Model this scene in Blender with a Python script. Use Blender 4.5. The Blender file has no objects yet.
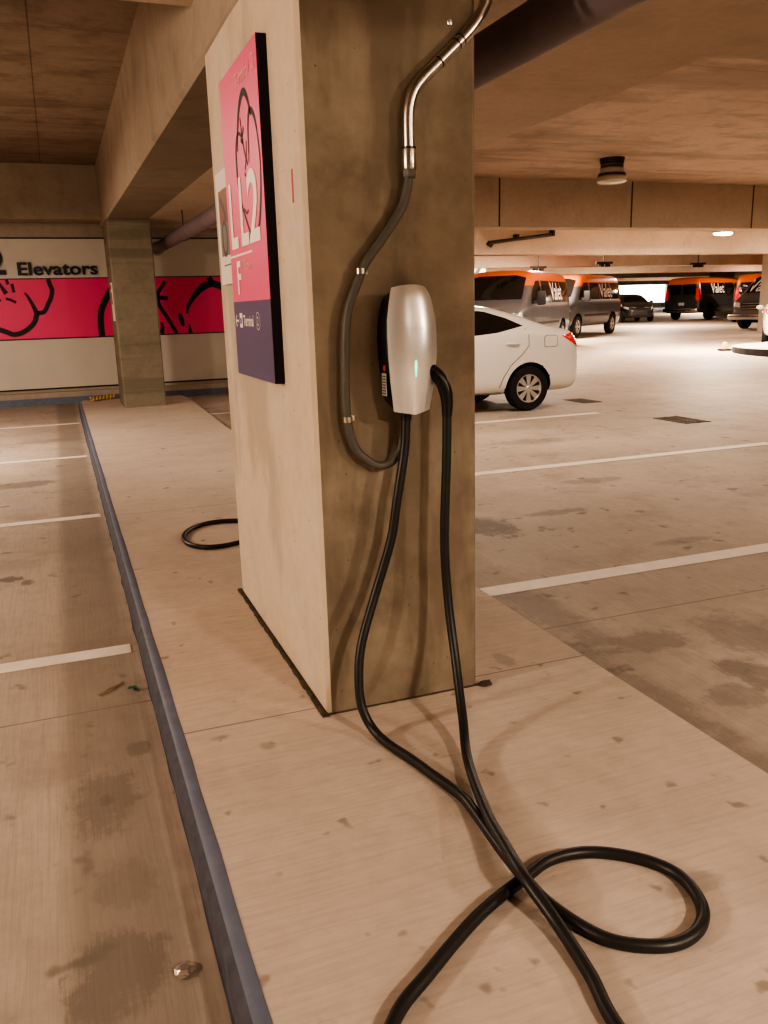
import bpy, bmesh, math, random
from mathutils import Vector, Matrix
from mathutils.bvhtree import BVHTree
from mathutils.geometry import delaunay_2d_cdt
random.seed(4)
S = bpy.context.scene
COL = S.collection
PI = math.pi

# ------------------------------------------------------------------ materials
def newmat(name):
    m = bpy.data.materials.new(name); m.use_nodes = True
    nt = m.node_tree; b = nt.nodes['Principled BSDF']
    return m, nt, b
def rgba(c): return (c[0], c[1], c[2], 1)
def L(nt, a, b): nt.links.new(a, b)
def N(nt, t, **k):
    n = nt.nodes.new(t)
    for q, v in k.items(): setattr(n, q, v)
    return n
def math_(nt, op, a, b=None, c=None, clamp=False):
    n = N(nt, 'ShaderNodeMath', operation=op); n.use_clamp = clamp
    for i, v in enumerate((a, b, c)):
        if v is None: continue
        if isinstance(v, (int, float)): n.inputs[i].default_value = v
        else: L(nt, v, n.inputs[i])
    return n.outputs[0]
def mix(nt, fac, a, b, mode='MIX'):
    n = N(nt, 'ShaderNodeMix', data_type='RGBA', blend_type=mode)
    if isinstance(fac, (int, float)): n.inputs[0].default_value = fac
    else: L(nt, fac, n.inputs[0])
    for i, v in ((6, a), (7, b)):
        if isinstance(v, tuple): n.inputs[i].default_value = rgba(v)
        else: L(nt, v, n.inputs[i])
    return n.outputs[2]
def noise(nt, vec, scale, detail=4, rough=.55, stretch=None):
    if stretch:
        mp = N(nt, 'ShaderNodeMapping'); mp.inputs['Scale'].default_value = stretch
        L(nt, vec, mp.inputs[0]); vec = mp.outputs[0]
    n = N(nt, 'ShaderNodeTexNoise'); n.inputs['Scale'].default_value = scale
    n.inputs['Detail'].default_value = detail; n.inputs['Roughness'].default_value = rough
    L(nt, vec, n.inputs['Vector']); return n.outputs['Fac']
def ramp(nt, fac, lo, hi):
    n = N(nt, 'ShaderNodeMapRange', interpolation_type='SMOOTHSTEP'); L(nt, fac, n.inputs[0])
    n.inputs[1].default_value = lo; n.inputs[2].default_value = hi
    return n.outputs[0]
def simple(name, col, rough=.5, metal=0, var=.0, scale=20, emit=None, es=0, coat=0, spec=.5, bump=0):
    m, nt, b = newmat(name)
    b.inputs['Roughness'].default_value = rough; b.inputs['Metallic'].default_value = metal
    b.inputs['Coat Weight'].default_value = coat; b.inputs['Specular IOR Level'].default_value = spec
    g = N(nt, 'ShaderNodeTexCoord').outputs['Object']
    f = noise(nt, g, scale, 3)
    dark = tuple(c*(1-var) for c in col); lite = tuple(min(1, c*(1+var)) for c in col)
    L(nt, mix(nt, f, dark, lite), b.inputs['Base Color'])
    if bump:
        bn = N(nt, 'ShaderNodeBump'); bn.inputs['Strength'].default_value = bump; bn.inputs['Distance'].default_value = .002
        L(nt, f, bn.inputs['Height']); L(nt, bn.outputs[0], b.inputs['Normal'])
    if emit:
        b.inputs['Emission Color'].default_value = rgba(emit); b.inputs['Emission Strength'].default_value = es
    return m
def concrete(name, base, dark, lite, rough=.85, broom=None, stains=(), holes=0, lines=(), bands=(), blotch=.5, bump=.25, spots=0, big=.35, streaks=None):
    """world-space concrete. stains: (x,y,rx,ry,strength). lines: (axis, value, halfwidth)"""
    m, nt, b = newmat(name)
    pos = N(nt, 'ShaderNodeNewGeometry').outputs['Position']
    n1 = noise(nt, pos, big, 5, .6); n2 = noise(nt, pos, 2.3, 6, .65); n3 = noise(nt, pos, 14, 5, .7)
    c = mix(nt, ramp(nt, n1, .35, .65), base, lite)
    c = mix(nt, math_(nt, 'MULTIPLY', ramp(nt, n2, .45, .75), blotch), c, dark)
    c = mix(nt, math_(nt, 'MULTIPLY', ramp(nt, n3, .3, .8), .35), c, tuple(v*.72 for v in base))
    h = math_(nt, 'MULTIPLY', n3, .5)
    if broom:
        bn_ = noise(nt, pos, 1, 3, .7, stretch=broom)
        c = mix(nt, math_(nt, 'MULTIPLY', ramp(nt, bn_, .42, .68), .28), c, tuple(v*.62 for v in base))
        h = math_(nt, 'ADD', h, math_(nt, 'MULTIPLY', bn_, .8))
    if streaks:
        sn = noise(nt, pos, 1, 4, .6, stretch=streaks)
        c = mix(nt, math_(nt, 'MULTIPLY', ramp(nt, sn, .48, .64), .6), c, dark)
    sx = N(nt, 'ShaderNodeSeparateXYZ'); L(nt, pos, sx.inputs[0])
    if spots:
        sp = noise(nt, pos, spots, 2, .5)
        c = mix(nt, math_(nt, 'MULTIPLY', ramp(nt, sp, .66, .74), .55), c, tuple(v*.42 for v in dark))
    wob = math_(nt, 'ADD', math_(nt, 'MULTIPLY', noise(nt, pos, 6, 6, .75), .6), math_(nt, 'MULTIPLY', noise(nt, pos, 1, 5, .75, stretch=broom or (20, 20, 20)), .4))
    for (x, y, rx, ry, s) in stains:
        dx = math_(nt, 'DIVIDE', math_(nt, 'SUBTRACT', sx.outputs[0], x), rx)
        dy = math_(nt, 'DIVIDE', math_(nt, 'SUBTRACT', sx.outputs[1], y), ry)
        d = math_(nt, 'ADD', math_(nt, 'MULTIPLY', dx, dx), math_(nt, 'MULTIPLY', dy, dy))
        d = math_(nt, 'ADD', d, math_(nt, 'MULTIPLY', math_(nt, 'SUBTRACT', wob, .5), 7))
        k = N(nt, 'ShaderNodeMapRange', interpolation_type='SMOOTHSTEP'); L(nt, d, k.inputs[0])
        k.inputs[1].default_value = 1.25; k.inputs[2].default_value = .35
        c = mix(nt, math_(nt, 'MULTIPLY', k.outputs[0], s), c, tuple(v*.36 for v in dark))
    for (ax, v, w) in lines:
        d = math_(nt, 'ABSOLUTE', math_(nt, 'SUBTRACT', sx.outputs[ax], v))
        d = math_(nt, 'ADD', d, math_(nt, 'MULTIPLY', math_(nt, 'SUBTRACT', wob, .5), w*1.2))
        k = N(nt, 'ShaderNodeMapRange'); L(nt, d, k.inputs[0])
        k.inputs[1].default_value = w; k.inputs[2].default_value = w*.4
        c = mix(nt, math_(nt, 'MULTIPLY', k.outputs[0], .6), c, tuple(q*.3 for q in dark))
    for (ax, lo, hi, s) in bands:   # worn tyre lanes
        v = sx.outputs[ax]
        k1 = N(nt, 'ShaderNodeMapRange', interpolation_type='SMOOTHSTEP'); L(nt, v, k1.inputs[0]); k1.inputs[1].default_value = lo-.05; k1.inputs[2].default_value = lo+.05
        k2 = N(nt, 'ShaderNodeMapRange', interpolation_type='SMOOTHSTEP'); L(nt, v, k2.inputs[0]); k2.inputs[1].default_value = hi+.05; k2.inputs[2].default_value = hi-.05
        k = math_(nt, 'MULTIPLY', math_(nt, 'MULTIPLY', k1.outputs[0], k2.outputs[0]), s)
        c = mix(nt, k, c, tuple(q*.5 for q in base))
    if holes:
        vo = N(nt, 'ShaderNodeTexVoronoi'); vo.inputs['Scale'].default_value = holes; L(nt, pos, vo.inputs['Vector'])
        r_ = math_(nt, 'MULTIPLY', vo.outputs['Distance'], math_(nt, 'ADD', 1, math_(nt, 'MULTIPLY', wob, 2.5)))
        k = N(nt, 'ShaderNodeMapRange'); L(nt, r_, k.inputs[0]); k.inputs[1].default_value = .16; k.inputs[2].default_value = .07
        c = mix(nt, math_(nt, 'MULTIPLY', k.outputs[0], .65), c, tuple(q*.35 for q in dark))
    L(nt, c, b.inputs['Base Color']); b.inputs['Roughness'].default_value = rough; b.inputs['Specular IOR Level'].default_value = .3
    bn = N(nt, 'ShaderNodeBump'); bn.inputs['Strength'].default_value = bump; bn.inputs['Distance'].default_value = .004
    L(nt, h, bn.inputs['Height']); L(nt, bn.outputs[0], b.inputs['Normal'])
    return m

FL_B, FL_D, FL_L = (.42, .355, .30), (.26, .215, .18), (.55, .465, .40)
floor_stains = [(-.03, 2.65, .13, .22, .55), (.0, 2.2, .10, .13, .35), (-.03, 1.85, .12, .16, .6), (.11, 2.95, .04, .06, .5), (-.43, 5.4, .08, .06, .7), (-.33, 5.28, .04, .06, .6),
    (-.5, 8.6, .35, .16, .5), (2.72, 5.2, .22, .32, .75), (3.4, 5.35, .28, .08, .45), (2.38, 2.4, .12, .12, .4), (2.6, 2.55, .12, .16, .5), (2.45, 3.0, .2, .1, .4), (2.9, 2.9, .2, .3, .35),
    (4.3, 6.2, .3, .12, .35), (2.2, 3.5, .14, .5, .35), (2.05, 2.3, .12, .9, .35), (5.0, 8.4, .5, .2, .3), (3.7, 4.3, .25, .07, .3), (-.2, 11.6, .4, .2, .3), (8.4, 6.8, .5, .3, .2)]
M = {}
M['floor'] = concrete('floor_concrete', FL_B, FL_D, FL_L, .62, broom=(90, 3, 1), stains=floor_stains, spots=7, blotch=.55, bump=.3,
                      lines=[(1, 3.34, .006), (1, 8.7, .008), (0, 9.6, .01)], bands=[(0, -.14, .16, .6), (0, 1.8, 2.35, .22)])
M['island'] = concrete('island_concrete', (.54, .45, .38), (.33, .275, .23), (.62, .525, .45), .7, broom=(4, 60, 1), spots=9, blotch=.35, bump=.25,
                       stains=[(.38, 2.72, .04, .02, .4), (1.0, 2.05, .10, .14, .22), (1.37, 1.47, .10, .04, .3), (.52, 2.6, .03, .03, .3), (1.6, 2.9, .04, .08, .3)],
                       lines=[(1, 2.80, .006), (1, 6.4, .006), (1, 9.6, .006)])
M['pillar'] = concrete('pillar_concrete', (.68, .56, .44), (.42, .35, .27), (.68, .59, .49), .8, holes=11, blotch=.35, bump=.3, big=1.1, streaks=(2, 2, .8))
M['pillarfrontshade'] = concrete('pillar_front_shaded_concrete', (.29, .24, .18), (.17, .137, .098), (.38, .32, .245), .8, holes=16, blotch=.85, bump=.5, big=2.2, streaks=(5, 5, 1.2))  # browner front concrete, darkened further to paint in the face's weaker light
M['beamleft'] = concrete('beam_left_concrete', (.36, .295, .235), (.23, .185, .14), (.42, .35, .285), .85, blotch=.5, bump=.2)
M['beamshade'] = concrete('beam_soffit_shaded_concrete', (.22, .18, .14), (.14, .115, .09), (.27, .225, .18), .85, blotch=.5, bump=.2)  # left beam's underside: shade from weak bounce light painted into the colour
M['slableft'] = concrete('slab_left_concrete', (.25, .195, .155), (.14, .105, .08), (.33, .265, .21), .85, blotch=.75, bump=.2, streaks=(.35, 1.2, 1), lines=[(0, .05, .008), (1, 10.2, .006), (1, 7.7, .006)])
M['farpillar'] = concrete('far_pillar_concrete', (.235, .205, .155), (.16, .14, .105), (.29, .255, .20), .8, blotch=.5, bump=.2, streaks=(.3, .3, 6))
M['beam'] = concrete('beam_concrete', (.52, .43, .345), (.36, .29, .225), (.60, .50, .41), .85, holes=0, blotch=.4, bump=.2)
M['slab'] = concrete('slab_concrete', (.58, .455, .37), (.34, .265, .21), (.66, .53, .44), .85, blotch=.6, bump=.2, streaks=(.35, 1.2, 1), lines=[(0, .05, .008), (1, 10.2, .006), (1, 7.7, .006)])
M['wallc'] = concrete('wall_concrete', (.42, .36, .30), (.3, .25, .205), (.5, .43, .36), .85, blotch=.4, lines=[])
M['cream'] = simple('cream_wall_panel', (.62, .575, .51), .6, var=.06, scale=3)
M['pink'] = simple('pink_band', (.84, .085, .23), .5, var=.05, scale=2)
M['signpink'] = simple('sign_pink', (.88, .125, .28), .42, var=.03)
M['navy'] = simple('sign_navy', (.10, .085, .19), .45, var=.05)
M['black'] = simple('black_ink', (.012, .008, .016), .55, var=.1)
M['signtext'] = simple('sign_cream', (.95, .89, .80), .5, var=.02)
M['faint'] = simple('sign_faint_text', (.95, .50, .48), .5, var=.02)
M['letters'] = simple('wall_letters_dark', (.02, .018, .04), .5, var=.1)
M['bluecurb'] = simple('blue_curb_paint', (.15, .175, .245), .55, var=.25, scale=14, bump=.4)
M['bluedark'] = simple('dark_blue_paint', (.085, .09, .115), .8, var=.5, scale=18)  # darker blue for the curb's outer side, bevel and foot strip
M['joint'] = simple('joint_filler', (.085, .066, .048), .95, var=.85, scale=40, bump=.6)
M['white'] = simple('line_paint', (.78, .72, .65), .6, var=.16, scale=9)
M['steel'] = simple('galvanised_steel', (.62, .58, .52), .28, 1, var=.12, scale=30)
M['steelband'] = simple('steel_gap', (.05, .045, .04), .4, .6)
M['flex'] = simple('grey_flexible_conduit', (.12, .112, .10), .5, var=.1, scale=60)
M['rubber'] = simple('black_rubber', (.022, .021, .021), .42, var=.25, scale=70)
M['rubbermatte'] = simple('tyre_rubber', (.014, .013, .013), .8, var=.2)
M['housing'] = simple('black_housing', (.010, .010, .010), .35, var=.1)
M['silver'] = simple('brushed_silver', (.80, .80, .79), .30, .6, var=.03, scale=4)
M['etch'] = simple('etched_mark', (.80, .78, .75), .35, .5)
M['led'] = simple('green_light', (.05, .9, .6), .4, emit=(.03, .9, .5), es=1.1)
M['red'] = simple('red_label', (.55, .05, .03), .5, var=.1)
M['label'] = simple('white_label', (.45, .43, .41), .5)
M['pipe'] = simple('drain_pipe_paint', (.20, .165, .185), .55, var=.35, scale=5, bump=.2)
M['whiteplastic'] = simple('lamp_body', (.50, .44, .36), .5, var=.05)
M['lamplens'] = simple('lamp_lens_unlit', (.70, .66, .58), .2, var=.03)
M['lamplit'] = simple('lamp_lens_lit', (1, .95, .85), .3, emit=(1, .86, .68), es=40)
M['carwhite'] = simple('white_car_paint', (.80, .77, .73), .22, coat=.7, var=.01)
M['carblack'] = simple('black_car_paint', (.03, .03, .033), .2, coat=.8)
M['glass'] = simple('dark_car_glass', (.012, .011, .010), .06, var=.1, spec=.6)
M['seam'] = simple('panel_gap', (.10, .085, .07), .7)
M['taillight'] = simple('red_tail_lamp', (.62, .02, .02), .15, coat=.6, emit=(.8, .03, .02), es=.12)
M['clearlight'] = simple('clear_lamp', (.72, .70, .68), .12, coat=.5, metal=.3)
M['chrome'] = simple('chrome_trim', (.62, .60, .58), .15, 1)
M['alloy'] = simple('silver_wheel', (.68, .65, .62), .28, .6)
M['blacktrim'] = simple('black_plastic_trim', (.025, .024, .024), .55)
M['well'] = simple('wheel_well_black', (.008, .008, .008), .9)
M['yellow'] = simple('yellow_rope', (.62, .42, .08), .7, var=.25, scale=50)
M['yellowpaint'] = simple('yellow_paint', (.85, .5, .12), .6, var=.1)
M['darkcurb'] = simple('dark_curb_face', (.03, .03, .035), .7, var=.2)
M['paper'] = simple('white_paper', (.78, .72, .64), .6, var=.03)
M['photo1'] = simple('photo_rust', (.25, .07, .025), .4, var=.7, scale=60)
M['photo2'] = simple('photo_dark', (.05, .035, .03), .4, var=.5, scale=50)
M['photo3'] = simple('photo_grey', (.2, .185, .16), .4, var=.4, scale=40)
M['valet'] = simple('valet_lettering', (.85, .78, .72), .5)
M['leaf'] = simple('green_scrap', (.03, .16, .09), .6, var=.3)
M['twig'] = simple('dry_twig', (.36, .26, .17), .8, var=.3)
M['foil'] = simple('foil_scrap', (.6, .55, .5), .25, .8, var=.3, scale=90)
M['outwall'] = simple('pale_pink_render', (.55, .38, .34), .8)
M['grate'] = simple('iron_grate', (.09, .065, .045), .6, .3, var=.3)

def vanpaint(name, body, z0):
    m, nt, b = newmat(name)
    tc = N(nt, 'ShaderNodeTexCoord').outputs['Object']
    s = N(nt, 'ShaderNodeSeparateXYZ'); L(nt, tc, s.inputs[0])
    k = N(nt, 'ShaderNodeMapRange'); L(nt, s.outputs[2], k.inputs[0]); k.inputs[1].default_value = z0; k.inputs[2].default_value = z0+.02
    f = noise(nt, tc, 3, 2)
    c = mix(nt, k.outputs[0], mix(nt, f, tuple(v*.94 for v in body), body), (.80, .17, .03))
    L(nt, c, b.inputs['Base Color']); b.inputs['Roughness'].default_value = .28; b.inputs['Coat Weight'].default_value = .6
    kk = N(nt, 'ShaderNodeMapRange'); L(nt, k.outputs[0], kk.inputs[0]); kk.inputs[3].default_value = .35; kk.inputs[4].default_value = 0
    L(nt, kk.outputs[0], b.inputs['Metallic'])
    return m
M['vangrey'] = vanpaint('silver_grey_van_paint', (.12, .125, .135), 1.66)
M['vandark'] = vanpaint('charcoal_van_paint', (.055, .058, .055), 1.72)

# ------------------------------------------------------------------ object helpers
def tag(o, label=None, cat=None, group=None, kind=None):
    if label: o['label'] = label
    if cat: o['category'] = cat
    if group: o['group'] = group
    if kind: o['kind'] = kind
    return o
def empty(name, loc, rz=0, **k):
    o = bpy.data.objects.new(name, None); COL.objects.link(o)
    o.location = loc; o.rotation_euler = (0, 0, rz); o.empty_display_size = .1
    return tag(o, **k)
def link(name, me, mats, parent=None, loc=(0, 0, 0)):
    for m in (mats if isinstance(mats, (list, tuple)) else [mats]): me.materials.append(m)
    o = bpy.data.objects.new(name, me); COL.objects.link(o); o.location = loc
    if parent: o.parent = parent
    return o
def build(name, bm, mats, parent=None, origin=None, smooth=None):
    """world-space bmesh -> object whose origin is `origin` (or the parent's location)"""
    off = Vector(origin) if origin is not None else (Vector(parent.location) if parent else Vector((0, 0, 0)))
    if parent and parent.parent: off = off + Vector(parent.parent.location)
    if off.length: bmesh.ops.translate(bm, verts=bm.verts, vec=-off)
    return local(name, bm, mats, parent, (off if (origin is not None and not parent) else (0, 0, 0)), smooth)
def local(name, bm, mats, parent=None, loc=(0, 0, 0), smooth=None):
    bmesh.ops.recalc_face_normals(bm, faces=bm.faces)
    me = bpy.data.meshes.new(name); bm.to_mesh(me); bm.free()
    if smooth is not None:
        for p in me.polygons: p.use_smooth = True
        me.set_sharp_from_angle(angle=math.radians(smooth))
    return link(name, me, mats, parent, loc)
def box(bm, x0, x1, y0, y1, z0, z1, bev=0, mi=0):
    r = bmesh.ops.create_cube(bm, size=1)
    vs = r['verts']
    for v in vs:
        v.co = Vector((x0+(v.co.x+.5)*(x1-x0), y0+(v.co.y+.5)*(y1-y0), z0+(v.co.z+.5)*(z1-z0)))
    fs = set(f for v in vs for f in v.link_faces)
    for f in fs: f.material_index = mi
    if bev:
        es = list(set(e for v in vs for e in v.link_edges))
        bmesh.ops.bevel(bm, geom=es, offset=bev, segments=2, affect='EDGES', profile=.6)
    return bm
def boxo(name, dims, mat, parent=None, bev=0, origin=None, **k):
    bm = bmesh.new(); box(bm, *dims, bev=bev)
    if origin is None and not parent:
        origin = ((dims[0]+dims[1])/2, (dims[2]+dims[3])/2, dims[4])
    o = build(name, bm, mat, parent, origin)
    return tag(o, **k)
def poly(bm, pts, mi=0):
    f = bm.faces.new([bm.verts.new(p) for p in pts]); f.material_index = mi; return f
def prism8(bm, a, b):   # two quads joined
    va = [bm.verts.new(p) for p in a]; vb = [bm.verts.new(p) for p in b]
    bm.faces.new(va); bm.faces.new(vb[::-1])
    for i in range(4): bm.faces.new([va[i], vb[i], vb[(i+1) % 4], va[(i+1) % 4]])
def catmull(pts, n=8, closed=False):
    P = [Vector(p) for p in pts]; out = []
    m = len(P)
    rng = range(m if closed else m-1)
    for i in rng:
        p0 = P[(i-1) % m] if (closed or i > 0) else P[0]*2-P[1]
        p1, p2 = P[i], P[(i+1) % m]
        p3 = P[(i+2) % m] if (closed or i < m-2) else P[-1]*2-P[-2]
        for k in range(n):
            t = k/n
            out.append(.5*((2*p1)+(p2-p0)*t+(2*p0-5*p1+4*p2-p3)*t*t+(3*p1-p0-3*p2+p3)*t**3))
    if not closed: out.append(P[-1])
    return out
def tube(bm, pts, r, seg=12, closed=False, cap=True, mi=0):
    pts = [Vector(p) for p in pts]; n = len(pts)
    R_ = r if callable(r) else (lambda t: r)
    tang = []
    for i in range(n):
        a = pts[(i-1) % n] if (closed or i > 0) else pts[i]
        b = pts[(i+1) % n] if (closed or i < n-1) else pts[i]
        tang.append((b-a).normalized())
    u = tang[0].orthogonal().normalized(); rings = []
    for i in range(n):
        u = (u-tang[i]*u.dot(tang[i])).normalized(); w = tang[i].cross(u)
        rr = R_(i/(n-1))
        rings.append([bm.verts.new(pts[i]+(u*math.cos(2*PI*k/seg)+w*math.sin(2*PI*k/seg))*rr) for k in range(seg)])
    for i in range(n if closed else n-1):
        A, B = rings[i], rings[(i+1) % n]
        for k in range(seg):
            f = bm.faces.new([A[k], A[(k+1) % seg], B[(k+1) % seg], B[k]]); f.material_index = mi
    if cap and not closed:
        bm.faces.new(rings[0][::-1]); bm.faces.new(rings[-1])
def lathe(bm, prof, axis='Z', c=(0, 0, 0), seg=32, mi=0):
    rings = []
    for r, h in prof:
        ring = []
        for k in range(seg):
            a = 2*PI*k/seg; p = (r*math.cos(a), r*math.sin(a), h)
            if axis == 'Y': p = (p[0], p[2], p[1])
            if axis == 'X': p = (p[2], p[0], p[1])
            ring.append(bm.verts.new(Vector(p)+Vector(c)))
        rings.append(ring)
    for i in range(len(rings)-1):
        for k in range(seg):
            f = bm.faces.new([rings[i][k], rings[i][(k+1) % seg], rings[i+1][(k+1) % seg], rings[i+1][k]]); f.material_index = mi
    if prof[0][0] > 1e-6: bm.faces.new(rings[0])
    if prof[-1][0] > 1e-6: bm.faces.new(rings[-1][::-1])
    bmesh.ops.remove_doubles(bm, verts=bm.verts, dist=1e-6)
def textmesh(s, size, bold=0.0, sx=1.0, extrude=.0, align='LEFT'):
    cu = bpy.data.curves.new('lettering', 'FONT'); cu.body = s; cu.size = size; cu.offset = bold; cu.extrude = extrude
    cu.align_x = align; cu.resolution_u = 3
    o = bpy.data.objects.new('lettering_tmp', cu); COL.objects.link(o); bpy.context.view_layer.update()
    me = bpy.data.meshes.new_from_object(o.evaluated_get(bpy.context.evaluated_depsgraph_get()))
    bpy.data.objects.remove(o); bpy.data.curves.remove(cu)
    if sx != 1: me.transform(Matrix.Diagonal((sx, 1, 1, 1)))
    me.materials.clear()
    return me
def text(name, s, size, mat, parent, world, xdir, ydir, **k):
    """lettering whose reading direction is xdir and up is ydir, at world position"""
    me = textmesh(s, size, **k)
    X_, Y_ = Vector(xdir).normalized(), Vector(ydir).normalized(); Z_ = X_.cross(Y_)
    mtx = Matrix((X_, Y_, Z_)).transposed().to_4x4()
    base = Vector(parent.location) if parent else Vector((0, 0, 0))
    if parent and parent.parent: base += Vector(parent.parent.location)
    mtx.translation = Vector(world)-base
    me.transform(mtx)
    return link(name, me, mat, parent)
def ribbon(bm, pts, w, plane, h=.0015):
    """brush stroke on a plane. pts in 2D (a,b); plane maps (a,b,d)->world; w number or function"""
    P = catmull([(p[0], p[1], 0) for p in pts], 7); n = len(P)
    prev = None
    for i, p in enumerate(P):
        t = (P[min(i+1, n-1)]-P[max(i-1, 0)]).normalized(); nn = Vector((-t.y, t.x, 0))
        ww = (w(i/(n-1)) if callable(w) else w)/2
        cur = [bm.verts.new(plane(p.x+nn.x*ww, p.y+nn.y*ww, h)), bm.verts.new(plane(p.x-nn.x*ww, p.y-nn.y*ww, h))]
        if prev: bm.faces.new([prev[0], prev[1], cur[1], cur[0]])
        prev = cur

# ================================================================== THE SHELL
def floorz(y): return -.1 if y < 14 else -.1+.012*(min(y, 78)-14)
bm = bmesh.new()
xs = (-8, 95)
ys = [-9, 14, 78, 78.01]
rows = [[bm.verts.new((x, y, floorz(y))) for x in xs] for y in (-9, 14, 78)]
for i in range(2): bm.faces.new([rows[i][0], rows[i][1], rows[i+1][1], rows[i+1][0]])
floor = tag(build('floor', bm, M['floor']), kind='structure')
def pline(x0, x1, y, w, tilt=0):
    bm = bmesh.new(); z = floorz(y)
    a = [(x0, y-w/2, z+.001), (x1, y-w/2+tilt, z+.001), (x1, y+w/2+tilt, z+.001), (x0, y+w/2, z+.001)]
    prism8(bm, a, [(p[0], p[1], p[2]+.003) for p in a])
    build('parking_line', bm, M['white'], floor)
for y in (.9, 3.97, 6.93, 10.06, 13.33): pline(-5.2, .165, y-.02, .11)
for y, w in ((.85, .13), (3.94, .14), (6.97, .14), (10.14, .12), (13.3, .12)): pline(1.985, 7.1, y, w)

# charging island with its blue painted edge
bm = bmesh.new()
I0, I1 = .208, 1.93
pts = [(I0+.02, -6), (I1, -6), (I1, 11.0), (2.05, 15.2), (2.0, 15.75), (I0+.08, 15.85), (I0+.02, 15.3)]
top = [bm.verts.new((x, y, 0)) for x, y in pts]; bot = [bm.verts.new((x, y, -.1)) for x, y in pts]
bm.faces.new(top)
for i in range(len(pts)): bm.faces.new([bot[i], bot[(i+1) % len(pts)], top[(i+1) % len(pts)], top[i]])
bmesh.ops.bevel(bm, geom=[e for e in bm.edges if all(v.co.z > -.01 for v in e.verts)], offset=.008, segments=2, affect='EDGES')
island = tag(build('floor_island', bm, M['island'], origin=(1.05, 5, -.1), smooth=40), kind='structure')
bm = bmesh.new()
prev = None
random.seed(2)
for i in range(120):
    y = -6+i*(15.35+6)/119; j = random.uniform(-.002, .002); j2 = random.uniform(-.002, .003)
    prof = [(I0-.006+j*.3, -.099), (I0-.002, -.085), (I0-.001, -.016), (I0+.016+j*.3, .003), (I0+.050, .004), (I0+.056+j2, .001)]
    cur = [bm.verts.new((x, y, z)) for x, z in prof]
    if prev:
        for k in range(5): bm.faces.new([prev[k], prev[k+1], cur[k+1], cur[k]]).material_index = 1 if k < 3 else 0
    prev = cur
build('blue_curb_edge', bm, [M['bluecurb'], M['bluedark']], island, smooth=60)
bm = bmesh.new(); prev = None
for i in range(160):
    y = -6+i*(15.35+6)/159; j = random.uniform(-.004, .003)
    cur = [bm.verts.new((I0-.010+j, y, -.0985)), bm.verts.new((I0-.005, y, -.0975))]
    if prev: bm.faces.new([prev[0], prev[1], cur[1], cur[0]])
    prev = cur
build('dark_blue_strip', bm, M['bluedark'], island)

# joint filler round the pillar foot
bm = bmesh.new(); prev = None
for i in range(60):
    y = 2.71+i*(4.30-2.71)/59; j = random.uniform(-.003, .003)
    cur = [bm.verts.new((.754+j, y, .0015)), bm.verts.new((.764, y, .005+random.uniform(-.002, .003))), bm.verts.new((.782, y, .002))]
    if prev:
        for k in range(2): bm.faces.new([prev[k], prev[k+1], cur[k+1], cur[k]])
    prev = cur
prev = None
for i in range(30):
    x = .765+i*(1.41-.765)/29
    cur = [bm.verts.new((x, 2.722+random.uniform(-.002, .002), .0015)), bm.verts.new((x, 2.735, .004))]
    if prev: bm.faces.new([prev[0], prev[1], cur[1], cur[0]])
    prev = cur
build('joint_filler', bm, M['joint'], island)

# left bay: slab, beams
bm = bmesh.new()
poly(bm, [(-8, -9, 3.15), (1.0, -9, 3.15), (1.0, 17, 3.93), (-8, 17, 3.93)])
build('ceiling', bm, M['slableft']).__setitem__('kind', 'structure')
bm = bmesh.new()
prism8(bm, [(.745, 1.2, 2.51), (1.40, 1.2, 2.51), (1.40, 1.2, 3.9), (.745, 1.2, 3.9)],
           [(.905, 16.3, 2.945), (1.56, 16.3, 2.945), (1.56, 16.3, 4.1), (.905, 16.3, 4.1)])
bmesh.ops.bevel(bm, geom=[e for e in bm.edges if abs(e.verts[0].co.y-e.verts[1].co.y) > 5 and e.verts[0].co.z < 3], offset=.025, segments=1, affect='EDGES')
lb = tag(build('ceiling_beam', bm, [M['beamleft'], M['beamshade']], origin=(1.05, 5, 2.6)), kind='structure')
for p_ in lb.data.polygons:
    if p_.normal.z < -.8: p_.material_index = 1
def beam(name, d, mat='beam'):
    return boxo(name, d, M[mat], kind='structure', bev=.02)
beam('ceiling_beam', (-8, 42, 2.2, 4.57, 2.89, 4.1))            # broad transverse band overhead
beam('ceiling_beam', (-8, .93, 15.7, 16.35, 3.03, 4.1), 'beamleft')         # over the elevator wall
beam('ceiling_beam', (1.45, 70, 15.07, 15.62, 2.89, 4.1))
for i, y in enumerate((23.3, 31.6, 39.9, 48.2, 56.5, 64.8, 73.0)): beam('ceiling_beam', (3, 90, y, y+.6, 2.89+.008*i, 4.1))
beam('ceiling_beam', (1.45, 3.96, 4.57, 15.07, 2.90, 4.1))      # flat band beside the pillar
bm = bmesh.new(); poly(bm, [(1.0, -9, 3.78), (95, -9, 3.78), (95, 78, 3.78), (1.0, 78, 3.78)])
tag(build('ceiling', bm, M['slab']), kind='structure')
bm = bmesh.new(); box(bm, -8, 95, -9.4, 78, 4.1, 4.2)
tag(build('ceiling', bm, M['wallc']), kind='structure')
for k in range(5):     # joints on the first downstand beam
    x = (8.17, 11.20, 14.33, 17.4, 20.4)[k]
    boxo('trim_%d' % (k+1), (x-.014, x+.014, 15.06, 15.068, 2.9, 3.78), M['joint'], kind='structure')
boxo('wall_back', (-8, 95, -9.3, -9, -.3, 4.1), M['wallc'], kind='structure')
boxo('wall_left', (-8.3, -8, -9, 17.5, -.3, 4.1), M['wallc'], kind='structure')
boxo('wall_right', (92, 92.3, -9, 78, -.3, 4.1), M['wallc'], kind='structure')
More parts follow.
